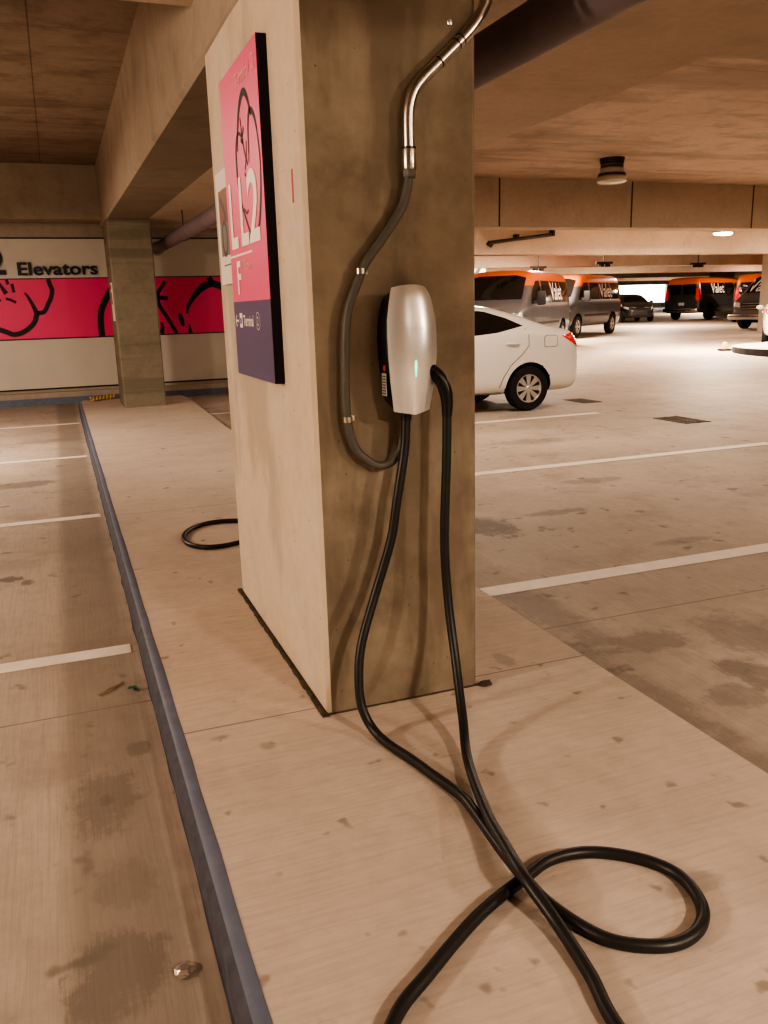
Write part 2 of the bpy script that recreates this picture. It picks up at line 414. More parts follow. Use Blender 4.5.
# elevator wall
WY = 16.4
wall = boxo('wall_front', (-8, 4.0, WY, WY+.3, .14, 4.1), M['wallc'], kind='structure')
for nm, z0, z1, mt, d in (('lower_panel', .21, 1.075, 'cream', .012), ('pink_band', 1.085, 2.105, 'pink', .012), ('upper_panel', 2.115, 2.775, 'cream', .012),
                       ('panel_seam', .185, .21, 'black', .014), ('panel_seam', 1.068, 1.088, 'black', .016), ('panel_seam', 2.102, 2.118, 'black', .016), ('panel_seam', 2.775, 2.797, 'black', .016)):
    boxo(nm, (-7.9, 3.95, WY-d, WY, z0, z1), M[mt], wall)
base = boxo('baseboard_front', (-8, 4.0, 16.2, WY+.3, -.1, .14), M['wallc'], kind='structure', bev=.01)
boxo('blue_stripe', (-8, 4.0, 16.19, 16.2, -.1, .05), M['bluecurb'], base)
boxo('wall_side', (3.7, 4.0, WY+.3, 30, -.3, 4.1), M['wallc'], kind='structure')
boxo('wall_lobby', (-8, 4.0, 29.9, 30.2, -.3, 4.1), M['wallc'], kind='structure')
boxo('wall_side', (3.7, 4.0, 30, 78, -.3, 4.1), M['wallc'], kind='structure')
# far wall with daylight opening
for nm, d in (('wall_far', (3.7, 54.6, 75, 75.3, .0, 4.1)), ('wall_far', (60.6, 92, 75, 75.3, .0, 4.1)), ('wall_far', (54.6, 60.6, 75, 75.3, .0, 1.2)), ('wall_far', (54.6, 60.6, 75, 75.3, 3.15, 4.1))):
    boxo(nm, d, M['wallc'], kind='structure')
t = empty('building', (63.5, 92, 0), label='pale building seen through the bright opening at the far end of the garage', cat='building')
boxo('wall', (62, 66, 92, 96, 0, 9), M['outwall'], t); boxo('window', (63, 65, 91.95, 92.0, 1.0, 2.6), M['glass'], t)

# wall drawing strokes
def wp(a, b, d): return (a, WY-.013-d, b)
bm = bmesh.new()
ribbon(bm, [(-.043, 2.10), (-.02, 2.0), (.004, 1.911), (-.03, 1.78), (-.091, 1.668), (-.14, 1.58), (-.189, 1.535), (-.285, 1.526)], .075, wp)
ribbon(bm, [(-.45, 1.875), (-.40, 1.80), (-.345, 1.674), (-.299, 1.53), (-.315, 1.44), (-.378, 1.331), (-.533, 1.213), (-.701, 1.17), (-.833, 1.224), (-1.0, 1.27), (-1.3, 1.22)], lambda t: .03+.055*min(1, t*3), wp)
ribbon(bm, [(-.86, 2.09), (-.80, 1.97), (-.745, 1.866)], lambda t: .03+.05*t, wp)
ribbon(bm, [(-.715, 2.10), (-.70, 2.02)], .05, wp)
ribbon(bm, [(-.635, 2.03), (-.62, 1.885)], .05, wp)
ribbon(bm, [(-.76, 1.785), (-.68, 1.755), (-.605, 1.715)], .045, wp)
ribbon(bm, [(-.90, 1.78), (-.845, 1.747)], .04, wp)
ribbon(bm, [(-1.6, 1.12), (-1.9, 1.5), (-1.8, 1.95), (-1.5, 2.08)], .07, wp)
ribbon(bm, [(-2.6, 2.08), (-2.3, 1.7), (-2.5, 1.3), (-3.0, 1.12)], .08, wp)
build('painted_stroke', bm, M['black'], wall)
bm = bmesh.new()
ribbon(bm, [(1.05, 2.0), (.96, 1.85), (.85, 1.66), (.785, 1.5), (.762, 1.3), (.765, 1.09)], .11, wp)
build('painted_stroke', bm, M['black'], wall)
bm = bmesh.new()
ribbon(bm, [(1.96, 2.03), (1.88, 1.92), (1.815, 1.82), (1.805, 1.7), (1.83, 1.59), (1.92, 1.43), (2.02, 1.24), (2.10, 1.09)], .07, wp)
ribbon(bm, [(1.81, 1.749), (1.99, 1.72)], .075, wp)
ribbon(bm, [(2.172, 1.45), (2.20, 1.34), (2.228, 1.22)], lambda t: .05+.04*math.sin(PI*t), wp)
ribbon(bm, [(1.835, 1.30), (1.845, 1.2), (1.82, 1.09)], lambda t: .04+.05*t, wp)
ribbon(bm, [(2.34, 1.25), (2.35, 1.09)], lambda t: .03+.05*t, wp)
ribbon(bm, [(2.31, 1.45), (2.345, 1.57), (2.428, 1.70), (2.52, 1.81), (2.65, 1.92), (2.806, 1.975), (2.95, 1.94), (3.1, 1.85), (3.3, 1.6)], lambda t: .04+.09*min(1, t*2), wp)
ribbon(bm, [(2.77, 2.095), (2.83, 1.96)], .1, wp)
build('painted_stroke', bm, M['black'], wall)
# 3D lettering on the wall
sg = empty('wall_sign_lettering', (.12, WY-.02, 2.16), label='dark raised letters reading LL2 Elevators on the cream wall above the pink band', cat='sign')
text('elevators_word', 'Elevators', .30, M['letters'], sg, (-.535, WY-.035, 2.172), (1, 0, 0), (0, 0, 1), bold=.007, sx=1.20, extrude=.015)
text('level_number', 'LL2', .56, M['letters'], sg, (-.70, WY-.035, 2.195), (1, 0, 0), (0, 0, 1), bold=.014, extrude=.015, align='RIGHT')

# ================================================================== PILLARS
def pillar(name, x0, x1, y0, y1, z0, z1, mat, bev, **k):
    bm = bmesh.new(); r = bmesh.ops.create_cube(bm, size=1)
    for v in bm.verts: v.co = Vector((x0+(v.co.x+.5)*(x1-x0), y0+(v.co.y+.5)*(y1-y0), z0+(v.co.z+.5)*(z1-z0)))
    es = [e for e in bm.edges if abs(e.verts[0].co.z-e.verts[1].co.z) > .5]
    bmesh.ops.bevel(bm, geom=es, offset=bev, segments=1, affect='EDGES')
    return tag(build(name, bm, M[mat], origin=((x0+x1)/2, (y0+y1)/2, z0)), **k)
main_pillar = pillar('concrete_pillar', .779, 1.392, 2.732, 4.29, 0, 2.6, 'pillar', .015, label='large square concrete pillar carrying the silver charger and the pink sign', cat='pillar')
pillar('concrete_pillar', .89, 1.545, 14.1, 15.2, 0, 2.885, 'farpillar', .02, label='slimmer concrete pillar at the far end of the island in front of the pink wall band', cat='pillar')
pillar('concrete_pillar', 26.75, 27.75, 26.4, 27.4, floorz(26.4), 3.78, 'wallc', .02, label='brightly lit concrete pillar at the right edge beside the white car', cat='pillar')
pillar('concrete_pillar', 42.5, 43.6, 47.0, 48.2, floorz(47), 3.78, 'farpillar', .02, label='dim distant concrete pillar behind the dark valet van', cat='pillar')

main_pillar.data.materials.append(M['pillarfrontshade'])
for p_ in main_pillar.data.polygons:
    if p_.normal.y < -.9 or p_.normal.x > .5: p_.material_index = 1  # front and right faces take the tone with shade painted in
# far pillar sticker
t = boxo('paper_notice', (.878, .8902, 14.25, 14.62, 1.36, 1.95), M['paper'], label='small red and white notice taped to the side of the far pillar', cat='notice')
boxo('red_print', (.874, .878, 14.3, 14.5, 1.62, 1.8), M['red'], t)
boxo('red_print', (.874, .878, 14.35, 14.58, 1.85, 1.92), M['red'], t)

# ================================================================== WAYFINDING SIGN on main pillar (faces -X)
SX = .742
t = empty('wayfinding_sign', (.768, 3.45, 1.18), label='tall pink and navy sign reading LL2 F on the side of the big pillar', cat='sign')
bm = bmesh.new(); box(bm, SX, .779, 3.10, 3.79, 1.183, 2.372, bev=.0015)
build('backing_board', bm, M['black'], t)
boxo('pink_panel', (SX-.0015, SX, 3.101, 3.789, 1.491, 2.371), M['signpink'], t)
boxo('navy_panel', (SX-.0015, SX, 3.101, 3.789, 1.184, 1.491), M['navy'], t)
def sp(a, b, d): return (SX-.0016-d, a, b)
st = dict(xdir=(0, -1, 0), ydir=(0, 0, 1))
XS = SX-.0035
text('level_lettering', 'L', .362, M['signtext'], t, (XS, 3.745, 1.712), (0, -1, 0), (0, 0, 1), bold=.007, sx=.86)
text('level_lettering', 'L', .362, M['signtext'], t, (XS, 3.540, 1.712), (0, -1, 0), (0, 0, 1), bold=.007, sx=.86)
text('level_lettering', '2', .362, M['signtext'], t, (XS, 3.378, 1.712), (0, -1, 0), (0, 0, 1), bold=.007, sx=1.08)
text('row_letter', 'F', .185, M['signtext'], t, (XS, 3.668, 1.524), (0, -1, 0), (0, 0, 1), bold=.004, sx=1.0)
text('small_lettering', 'Row', .062, M['faint'], t, (XS, 3.515, 1.612), (0, -1, 0), (0, 0, 1), sx=1.1)
text('terminal_word', 'Terminal', .075, M['faint'], t, (XS, 3.475, 2.275), (0, -1, 0), (0, 0, 1), sx=.92)
text('terminal_number', '2', .075, M['faint'], t, (XS, 3.175, 2.275), (0, -1, 0), (0, 0, 1), sx=.92)
boxo('rule_line', (XS, SX-.0015, 3.345, 3.785, 1.673, 1.681), M['signtext'], t)
text('terminal_word', 'Terminal', .062, M['signtext'], t, (XS, 3.592, 1.392), (0, -1, 0), (0, 0, 1), bold=.001, sx=.86)
text('terminal_number', '2', .05, M['signtext'], t, (XS, 3.335, 1.395), (0, -1, 0), (0, 0, 1))
bm = bmesh.new()
ribbon(bm, [(3.320+.033*math.cos(a*PI/8), 1.412+.033*math.sin(a*PI/8)) for a in range(17)], .003, sp)
build('number_ring', bm, M['signtext'], t)
bm = bmesh.new()
ribbon(bm, [(3.755, 1.412), (3.695, 1.412)], .010, sp); ribbon(bm, [(3.73, 1.436), (3.755, 1.412), (3.73, 1.388)], .009, sp)
build('arrow', bm, M['signtext'], t)
bm = bmesh.new(); box(bm, SX-.003, SX-.0015, 3.622, 3.672, 1.384, 1.444, bev=.0006)
ic = build('lift_pictogram', bm, M['signtext'], t)
bm = bmesh.new(); box(bm, SX-.0042, SX-.003, 3.634, 3.660, 1.400, 1.424)
build('pictogram_figure', bm, M['navy'], t)
# line drawing on the pink panel
bm = bmesh.new()
ribbon(bm, [(3.50, 2.06), (3.478, 2.13), (3.43, 2.20), (3.375, 2.235), (3.324, 2.236), (3.275, 2.20), (3.235, 2.14)], lambda t: .012+.016*math.sin(PI*t), sp)
ribbon(bm, [(3.30, 2.02), (3.295, 2.10), (3.27, 2.15), (3.229, 2.155), (3.18, 2.12), (3.145, 2.05), (3.128, 1.96), (3.15, 1.85), (3.20, 1.76), (3.27, 1.72), (3.34, 1.735), (3.42, 1.80), (3.49, 1.87), (3.53, 1.95), (3.532, 2.06), (3.50, 2.11), (3.455, 2.12)], lambda t: .011+.010*math.sin(PI*t*3)**2, sp)
ribbon(bm, [(3.42, 2.165), (3.40, 2.09), (3.37, 2.03), (3.33, 1.985)], .010, sp)
ribbon(bm, [(3.45, 2.115), (3.40, 2.10), (3.37, 2.125)], .012, sp)
ribbon(bm, [(3.43, 2.09), (3.39, 2.075)], .018, sp)
ribbon(bm, [(3.335, 2.07), (3.35, 2.02), (3.385, 1.975)], .009, sp)
ribbon(bm, [(3.30, 2.04), (3.31, 1.99)], .008, sp)
ribbon(bm, [(3.39, 1.965), (3.378, 1.95)], .012, sp); ribbon(bm, [(3.345, 1.958), (3.335, 1.942)], .012, sp)
ribbon(bm, [(3.44, 1.84), (3.40, 1.82), (3.37, 1.83)], .008, sp)
build('line_drawing', bm, M['black'], t)

# poster partly behind the sign
t = empty('paper_poster', (.764, 4.0, 1.57), label='white poster with a rust and grey photo beside the pink sign', cat='poster')
boxo('sheet', (.7635, .7795, 3.83, 4.155, 1.575, 2.065), M['paper'], t)
boxo('photo_print', (.7625, .7635, 3.83, 4.10, 1.84, 1.985), M['photo1'], t)
boxo('photo_print', (.7625, .7635, 3.83, 4.10, 1.70, 1.84), M['photo3'], t)
bm = bmesh.new(); ribbon(bm, [(4.0+.055*math.cos(a*PI/8), 1.775+.07*math.sin(a*PI/8)) for a in range(17)], .022, lambda a, b, d: (.7622, a, b))
ribbon(bm, [(4.07, 1.96), (3.99, 1.90), (3.95, 1.85)], .03, lambda a, b, d: (.7620, a, b))
build('photo_print', bm, M['photo2'], t)
boxo('caption', (.7625, .7635, 3.88, 4.06, 1.655, 1.662), M['photo3'], t)
boxo('red_marker', (.7775, .7795, 2.845, 2.862, 1.795, 1.900), M['red'], label='thin vertical red tape mark near the corner of the big pillar', cat='tape mark')

# ================================================================== CHARGER
CX, CY, CZ0, CH = 1.097, 2.732, 1.108, .405
HW = [(-.1, .064), (0, .0655), (.1, .071), (.25, .080), (.45, .0865), (.6, .088), (.75, .0855), (.88, .0765), (.96, .068), (1.0, .060), (1.1, .050)]
def hw(v):   # half width along height v (0 bottom, 1 top)
    for (a, va), (b, vb) in zip(HW, HW[1:]):
        if v <= b: return va+(vb-va)*(v-a)/(b-a)
    return HW[-1][1]
t = empty('wall_charger', (CX, CY, CZ0), label='silver fronted electric car charger mounted on the big concrete pillar', cat='charger')
def front(u, v):
    w = hw(v)
    x = CX+u*w
    bulge = (1-abs(u)**2.6)*.030
    dep = .098+bulge*(.7+.3*math.sin(PI*v)) + .016*math.sin(PI*v)
    # soft centre ridge in the lower half
    dep += .007*max(0, 1-abs(u)*2.2)*max(0, 1-v*1.7)
    z = CZ0+v*CH
    if v < .12: z -= (.12-v)/.12*.012*(1-abs(u))      # pointed lower lip
    if v > .9: z += ((v-.9)/.1)*.008*(1-u*u); dep -= ((v-.9)/.1)**2*.010
    return Vector((x, CY-dep, z))
bm = bmesh.new(); NU, NV = 24, 36
def ring_pts(v, f=1.0):
    return [front(-1+2*i/NU, v) for i in range(NU+1)]
g = [[bm.verts.new(p) for p in ring_pts(j/NV)] for j in range(NV+1)]
for j in range(NV):
    for i in range(NU): bm.faces.new([g[j][i], g[j][i+1], g[j+1][i+1], g[j+1][i]])
bb = [e for e in bm.edges if e.is_boundary]
ex = bmesh.ops.extrude_edge_only(bm, edges=bb)
for v in [q for q in ex['geom'] if isinstance(q, bmesh.types.BMVert)]:
    v.co.y += .010; v.co.x = CX+(v.co.x-CX)*.97; v.co.z = (CZ0+CH/2)+(v.co.z-CZ0-CH/2)*.985
cover = build('silver_cover', bm, M['silver'], t, smooth=50)
bm = bmesh.new(); secs = []
for j in range(NV+1):
    v = j/NV; w = hw(v)*.95; z = CZ0+CH*(.012+v*.976)
    row = []
    for x, d in ((-1, 0.0), (-1.0, .03), (-.99, .078), (-.93, .084), (.93, .084), (.99, .078), (1, .03), (1, 0)):
        row.append(bm.verts.new((CX+x*w, CY-.002-d, CZ0+CH/2+(z-CZ0-CH/2)*(.86+.125*min(1, d/.080)))))
    secs.append(row)
for j in range(NV):
    for i in range(7): bm.faces.new([secs[j][i], secs[j][i+1], secs[j+1][i+1], secs[j+1][i]])
    bm.faces.new([secs[j][7], secs[j][0], secs[j+1][0], secs[j+1][7]])
bm.faces.new(secs[0]); bm.faces.new(secs[-1])
hs = build('black_housing', bm, M['housing'], t, smooth=40)
bm = bmesh.new(); prev = None
for j in range(9):
    v = .285+j*.135/8; ww = .05*(1-abs(j/8-.62)*1.1)
    a = front(-.02-ww, v)+Vector((0, -.0012, 0)); b = front(-.02+ww, v)+Vector((0, -.0012, 0))
    cur = [bm.verts.new(a), bm.verts.new(b)]
    if prev: bm.faces.new([prev[0], prev[1], cur[1], cur[0]])
    prev = cur
build('status_light', bm, M['led'], t)
me = textmesh('TESLA', .019, align='CENTER', sx=1.25)
for v in me.vertices:
    u = v.co.x/hw(.66); p = front(u-.02, .655+v.co.y/CH); v.co = p+Vector((0, -.0015, 0))-Vector(t.location)
link('etched_wordmark', me, M['etch'], t)
boxo('side_label', (CX-.0862, CX-.0838, CY-.085, CY-.045, 1.16, 1.235), M['label'], t)
for k in range(7): boxo('label_print', (CX-.0869, CX-.0862, CY-.08, CY-.05, 1.166+k*.0095, 1.170+k*.0095), M['housing'], t)
boxo('red_sticker', (CX-.0868, CX-.0838, CY-.080, CY-.062, 1.243, 1.262), M['red'], t)
bm = bmesh.new(); tube(bm, [(1.083, 2.655, 1.125), (1.083, 2.655, 1.075)], .019, 16)
build('cable_gland', bm, M['housing'], t, smooth=40)

# charging cable: one continuous run with its plug docked on the charger's side
A = [(1.083, 2.655, 1.09), (1.073, 2.65, .976), (1.037, 2.64, .804), (1.01, 2.64, .661), (.949, 2.64, .482), (.876, 2.60, .318), (.850, 2.57, .209), (.846, 2.54, .11), (.868, 2.50, .04),
     (.893, 2.42, .016), (.928, 2.297, .014), (.95, 2.201, .014), (.984, 2.046, .014), (.982, 1.95, .018), (.961, 1.744, .03), (.951, 1.61, .042), (.964, 1.527, .030), (1.003, 1.438, .016),
     (1.055, 1.359, .014), (1.155, 1.308, .014), (1.244, 1.319, .014), (1.313, 1.382, .014), (1.338, 1.492, .014), (1.29, 1.586, .014), (1.187, 1.662, .014), (1.075, 1.678, .014), (.969, 1.64, .014),
     (.80, 1.564, .014), (.615, 1.444, .014), (.492, 1.35, .014), (.36, 1.15, .014), (.30, .85, .014), (.38, .55, .014), (.58, .42, .014), (.78, .5, .014), (.89, .75, .014), (.905, 1.0, .014),
     (.913, 1.183, .014), (.938, 1.302, .016), (.948, 1.452, .030), (.934, 1.581, .069), (.959, 1.722, .058), (.995, 1.899, .045), (1.085, 2.198, .03), (1.147, 2.36, .085), (1.188, 2.50, .237), (1.199, 2.58, .434),
     (1.197, 2.60, .648), (1.208, 2.60, .933), (1.212, 2.60, 1.09)]
bm = bmesh.new(); tube(bm, catmull(A, 9), .0160, 16)
cab = empty('charging_cable', (.95, 2.2, 0), label='thick black charging cable hanging from the silver charger and looped on the floor', cat='cable')
build('cable', bm, M['rubber'], cab, smooth=60)
bm = bmesh.new(); hp = catmull([(1.212, 2.60, 1.085), (1.213, 2.60, 1.13), (1.206, 2.602, 1.175), (1.188, 2.608, 1.215), (1.155, 2.625, 1.248)], 8)
tube(bm, hp, lambda t: .0175+.0055*min(1, t*2.2), 16)
build('plug_handle', bm, M['housing'], cab, smooth=60)

# cable loop lying behind the pillar
R2 = [(1.15, 4.40, .9), (1.15, 4.42, .4), (1.16, 4.50, .12), (1.20, 4.7, .02), (1.25, 5.0, .014), (1.24, 5.4, .014), (1.20, 5.65, .014), (1.084, 5.753, .014), (.895, 5.803, .014), (.744, 5.725, .014), (.644, 5.541, .014), (.634, 5.328, .014), (.707, 5.188, .014), (.827, 5.154, .014), (.99, 5.20, .014), (1.12, 5.15, .03), (1.25, 4.95, .04), (1.40, 4.75, .014), (1.45, 5.1, .014)]
bm = bmesh.new(); tube(bm, catmull(R2, 8), .0155, 12)
tag(build('charging_cable', bm, M['rubber'], origin=(.9, 5.4, 0), smooth=60), label='loop of black cable lying on the island behind the big pillar', cat='cable')

# conduit
FX = [(1.132, 2.70, 1.875), (1.125, 2.70, 1.83), (1.108, 2.70, 1.775), (1.075, 2.70, 1.725), (1.025, 2.70, 1.66), (.975, 2.70, 1.60), (.94, 2.70, 1.53), (.904, 2.70, 1.44), (.892, 2.70, 1.35), (.887, 2.70, 1.25), (.885, 2.70, 1.16), (.889, 2.70, 1.07), (.910, 2.70, .990),
      (.948, 2.698, .945), (.995, 2.695, .918), (1.04, 2.692, .927), (1.072, 2.69, .965), (1.088, 2.688, 1.02), (1.095, 2.685, 1.09), (1.097, 2.685, 1.13)]
t = empty('electrical_conduit', (1.132, 2.70, 1.88), label='bent galvanised conduit with grey flexible tail feeding the silver charger', cat='conduit')
bm = bmesh.new(); P = catmull(FX, 12)
tube(bm, P, .0145, 14)
build('flexible_tube', bm, M['flex'], t, smooth=60)
EM = [(1.132, 2.70, 1.93), (1.132, 2.70, 2.03), (1.137, 2.70, 2.08), (1.155, 2.70, 2.125), (1.19, 2.70, 2.165), (1.235, 2.70, 2.205), (1.285, 2.70, 2.25), (1.335, 2.70, 2.295), (1.372, 2.70, 2.335), (1.402, 2.70, 2.38), (1.42, 2.70, 2.43), (1.45, 2.70, 2.52), (1.52, 2.72, 2.64), (1.62, 2.74, 2.73), (1.75, 2.76, 2.83), (1.9, 2.78, 2.90)]
bm = bmesh.new(); tube(bm, catmull(EM, 8), .0195, 18)
build('steel_tube', bm, M['steel'], t, smooth=60)
bm = bmesh.new(); lathe(bm, [(0, 1.885), (.0225, 1.885), (.0235, 1.89), (.0235, 1.942), (.0225, 1.947), (0, 1.947)], c=(1.132, 2.70, 0), seg=24)
build('coupling', bm, M['steel'], t, smooth=40)
bm = bmesh.new(); lathe(bm, [(0, 1.947), (.0237, 1.947), (.0237, 1.953), (0, 1.953)], c=(1.132, 2.70, 0), seg=24)
build('coupling_ring', bm, M['steelband'], t)
bm = bmesh.new(); lathe(bm, [(0, 1.858), (.020, 1.858), (.022, 1.864), (.022, 1.885), (0, 1.885)], c=(1.132, 2.70, 0), seg=6)
build('lock_nut', bm, M['flex'], t)
for p, d in (((1.243, 2.70, 2.212), (.74, 0, .67)), ((1.306, 2.70, 2.269), (.74, 0, .67)), ((1.322, 2.70, 2.284), (.74, 0, .67))):
    bm = bmesh.new(); d = Vector(d).normalized()*.0022; tube(bm, [Vector(p)-d, Vector(p)+d], .0208, 20)
    build('coupling_ring', bm, M['steelband'], t)
for z, x in ((1.568, .952), (1.085, .888)):
    c = empty('strap', (0, 0, 0)); bpy.data.objects.remove(c)
    bm = bmesh.new()
    tube(bm, [(x, 2.70, z-.009), (x, 2.70, z+.009)], .0168, 14)
    box(bm, x, x+.034, 2.728, 2.732, z-.009, z+.009)
    lathe(bm, [(0, 0), (.006, 0), (.005, -.004), (0, -.005)], 'Y', (x+.025, 2.728, z), 10)
    build('pipe_strap', bm, M['steel'], t, smooth=40)
bm = bmesh.new(); lathe(bm, [(0, 0), (.011, 0), (.010, -.006), (.004, -.007), (.004, -.012), (0, -.012)], 'Y', (1.294, 2.732, 2.34), 12)
tag(build('anchor_bolt', bm, M['steel'], origin=(1.294, 2.732, 2.34)), label='small leftover bolt in the pillar face above the bent conduit', cat='bolt')

# drain pipe running along the bay
t = empty('drain_pipe', (1.88, 3.7, 2.5), label='long dark painted drain pipe hung under the ceiling behind the big pillar', cat='pipe')
bm = bmesh.new(); tube(bm, [(1.882, -1.0, 2.46), (1.86, 16.38, 2.604)], .098, 28)
build('pipe', bm, M['pipe'], t, smooth=60)
for y in (8.0, 13.0):
    bm = bmesh.new(); z = 2.46+.144*(y+1)/17.4
    tube(bm, [(1.88, y-.02, z), (1.88, y+.02, z)], .104, 24); tube(bm, [(1.88, y, z+.1), (1.88, y, 2.9)], .008, 8)
    build('pipe_hanger', bm, M['steelband'], t)
bm = bmesh.new(); tube(bm, [(1.86, 16.30, 2.602), (1.86, 16.385, 2.603)], .125, 24); build('wall_collar', bm, M['wallc'], t, smooth=40)
# thin pipe on the second beam
t = empty('hanging_pipe', (13.2, 23.15, 3.3), label='dark pipe on brackets fixed along the face of a distant beam', cat='pipe')
bm = bmesh.new(); tube(bm, [(12.2, 23.1, 3.22), (14.45, 23.2, 3.47)], .055, 12); build('pipe', bm, M['steelband'], t)
bm = bmesh.new(); tube(bm, [(12.25, 23.1, 3.23), (12.2, 23.15, 3.13)], .10, 12); build('pipe_end', bm, M['steelband'], t)
bm = bmesh.new(); box(bm, 13.1, 13.2, 23.1, 23.3, 3.3, 3.46); build('bracket', bm, M['steelband'], t); bm = bmesh.new(); box(bm, 14.35, 14.43, 23.1, 23.3, 3.42, 3.6); build('bracket', bm, M['steelband'], t)
for i, (x, y) in enumerate(((18.0, 30.0), (19.1, 27.2), (24.6, 28.6))):
    t = empty('ceiling_fitting', (x, y, 2.7), label=('small dark fitting hanging under the ceiling above the second valet van', 'small dark fitting on the ceiling near the first valet van', 'small dark fitting on the ceiling in front of the dark valet van')[i], cat='ceiling fitting')
    bm = bmesh.new(); tube(bm, [(x, y, 2.85), (x, y, 3.78)], .02, 8); build('rod', bm, M['steelband'], t)
    bm = bmesh.new(); box(bm, x-.35, x+.35, y-.06, y+.06, 2.78, 2.86, bev=.01); box(bm, x-.2, x-.05, y-.08, y+.08, 2.68, 2.78, bev=.01); box(bm, x+.08, x+.22, y-.08, y+.08, 2.68, 2.78, bev=.01); build('head', bm, M['steelband'], t)

# ================================================================== CEILING LAMPS
def lamp(x, y, zc, lit, power, label, group=None):
    t = empty('ceiling_lamp', (x, y, zc), label=label, cat='lamp', group=group)
    bm = bmesh.new(); lathe(bm, [(0, zc+(3.78-zc)), (.21, zc+(3.78-zc)), (.19, zc-.10), (0, zc-.10)], c=(x, y, 0), seg=20); build('mounting_box', bm, M['steelband'], t)
    bm = bmesh.new(); lathe(bm, [(0, zc-.10), (.175, zc-.10), (.185, zc-.17), (.20, zc-.18), (.20, zc-.21), (.235, zc-.30), (.25, zc-.31), (.25, zc-.35), (0, zc-.35)], c=(x, y, 0), seg=32)
    build('lamp_body', bm, M['whiteplastic'], t, smooth=40)
    for zz in (.11, .24):
        bm = bmesh.new(); lathe(bm, [(0, zc-zz), (.186+(zz-.11)*.3, zc-zz), (.19+(zz-.11)*.33, zc-zz-.045), (0, zc-zz-.045)], c=(x, y, 0), seg=32)
        build('dark_ring', bm, M['grate'], t)
    bm = bmesh.new(); lathe(bm, [(0, zc-.35), (.245, zc-.35), (.25, zc-.365), (.21, zc-.395), (0, zc-.405)], c=(x, y, 0), seg=32)
    build('lens', bm, M['lamplit' if lit else 'lamplens'], t, smooth=60)
    return t
def light(x, y, z, power, r=.28, col=(1, .81, .63), spread=PI):
    ld = bpy.data.lights.new('lamp_glow', 'AREA'); ld.shape = 'DISK'; ld.size = r*2; ld.energy = power; ld.color = col; ld.spread = spread
    o = bpy.data.objects.new('lamp_glow', ld); COL.objects.link(o); o.location = (x, y, z); return o
def plight(x, y, z, power, r=.2, col=(1, .81, .63)):
    ld = bpy.data.lights.new('lamp_glow', 'POINT'); ld.shadow_soft_size = r; ld.energy = power; ld.color = col
    o = bpy.data.objects.new('lamp_glow', ld); COL.objects.link(o); o.location = (x, y, z); return o
lamp(9.05, 12.75, 3.78, False, 0, 'round unlit jar shaped ceiling lamp in the coffer right of the big pillar')
lamp(17.75, 19.7, 3.56, True, 0, 'glowing round ceiling lamp peeking below the second beam')
light(17.75, 19.7, 3.14, 480, .25)
plight(-4.6, 2.2, 2.35, 250, .22)
plight(5.6, -2.3, 2.75, 170, .16)
light(2.2, -2.4, 2.85, 120, .2)
light(4.9, 8.6, 3.7, 60, .2)
for x, y, z, p in ((-3.2, 10.4, 3.3, 200), (12.5, 9.0, 3.6, 150), (10.5, 19.7, 3.6, 200), (25.5, 19.7, 3.6, 520), (17, 28, 3.6, 420), (28, 35.5, 3.6, 420), (20, 36, 3.6, 300), (38, 37, 3.6, 300), (30, 52, 3.6, 300), (45, 52, 3.6, 400)):
    light(x, y, z, p)
# ================================================================== small floor things
bm = bmesh.new()
for i in range(9): box(bm, 7.40, 7.72, 8.63+i*.075, 8.655+i*.075, -.1, -.092)
for a in ((7.37, 7.40), (7.72, 7.75), (7.55, 7.575)): box(bm, a[0], a[1], 8.6, 9.27, -.1, -.091)
box(bm, 7.38, 7.74, 8.61, 9.26, -.0995, -.0975)
tag(build('drain_grate', bm, M['grate'], origin=(7.56, 8.93, -.1)), label='dark rectangular drain grate set in the floor right of the white lines', cat='drain grate')
bm = bmesh.new(); box(bm, 7.62, 7.95, 11.25, 11.85, -.1, -.093)
for i in range(6): box(bm, 7.64, 7.93, 11.3+i*.09, 11.33+i*.09, -.093, -.089)
tag(build('drain_grate', bm, M['grate'], origin=(7.78, 11.5, -.1)), label='dark drain grate in the floor just behind the white car bumper', cat='drain grate')
bm = bmesh.new(); tube(bm, catmull([(0.0, 3.47, -.094), (.035, 3.50, -.09), (.07, 3.53, -.094), (.10, 3.56, -.093)], 4), .005, 6)
tag(build('dry_twig', bm, M['twig'], origin=(.04, 3.5, -.1)), label='thin dry twig on the floor left of the blue curb', cat='twig')
bm = bmesh.new()
for k in range(7):
    a = k*.9; c = Vector((.135+.012*math.cos(a), 3.46+.014*math.sin(a), -.096+.003*k))
    poly(bm, [c+Vector((.012, 0, 0)), c+Vector((0, .01, .006)), c+Vector((-.012, .002, 0)), c+Vector((0, -.01, .003))])
tag(build('green_scrap', bm, M['leaf'], origin=(.135, 3.46, -.1)), label='tiny green scrap on the floor beside the blue curb', cat='litter')
bm = bmesh.new(); bmesh.ops.create_icosphere(bm, subdivisions=2, radius=.022)
for v in bm.verts: v.co = Vector((v.co.x*1.1, v.co.y*1.3, v.co.z*.35))*random.uniform(.7, 1.2)+Vector((.12, 1.79, -.093))
tag(build('foil_scrap', bm, M['foil'], origin=(.12, 1.79, -.1)), label='crumpled scrap of foil on the floor near the bottom of the blue curb', cat='litter')
bm = bmesh.new(); bmesh.ops.create_icosphere(bm, subdivisions=2, radius=.022)
for v in bm.verts: v.co = Vector((v.co.x*1.3, v.co.y*.8, v.co.z*.5))*random.uniform(.6, 1.3)+Vector((1.42, 2.715, .008))
tag(build('rubble_bit', bm, M['joint'], origin=(1.42, 2.715, 0)), label='small crumb of dark debris at the right foot of the big pillar', cat='litter')
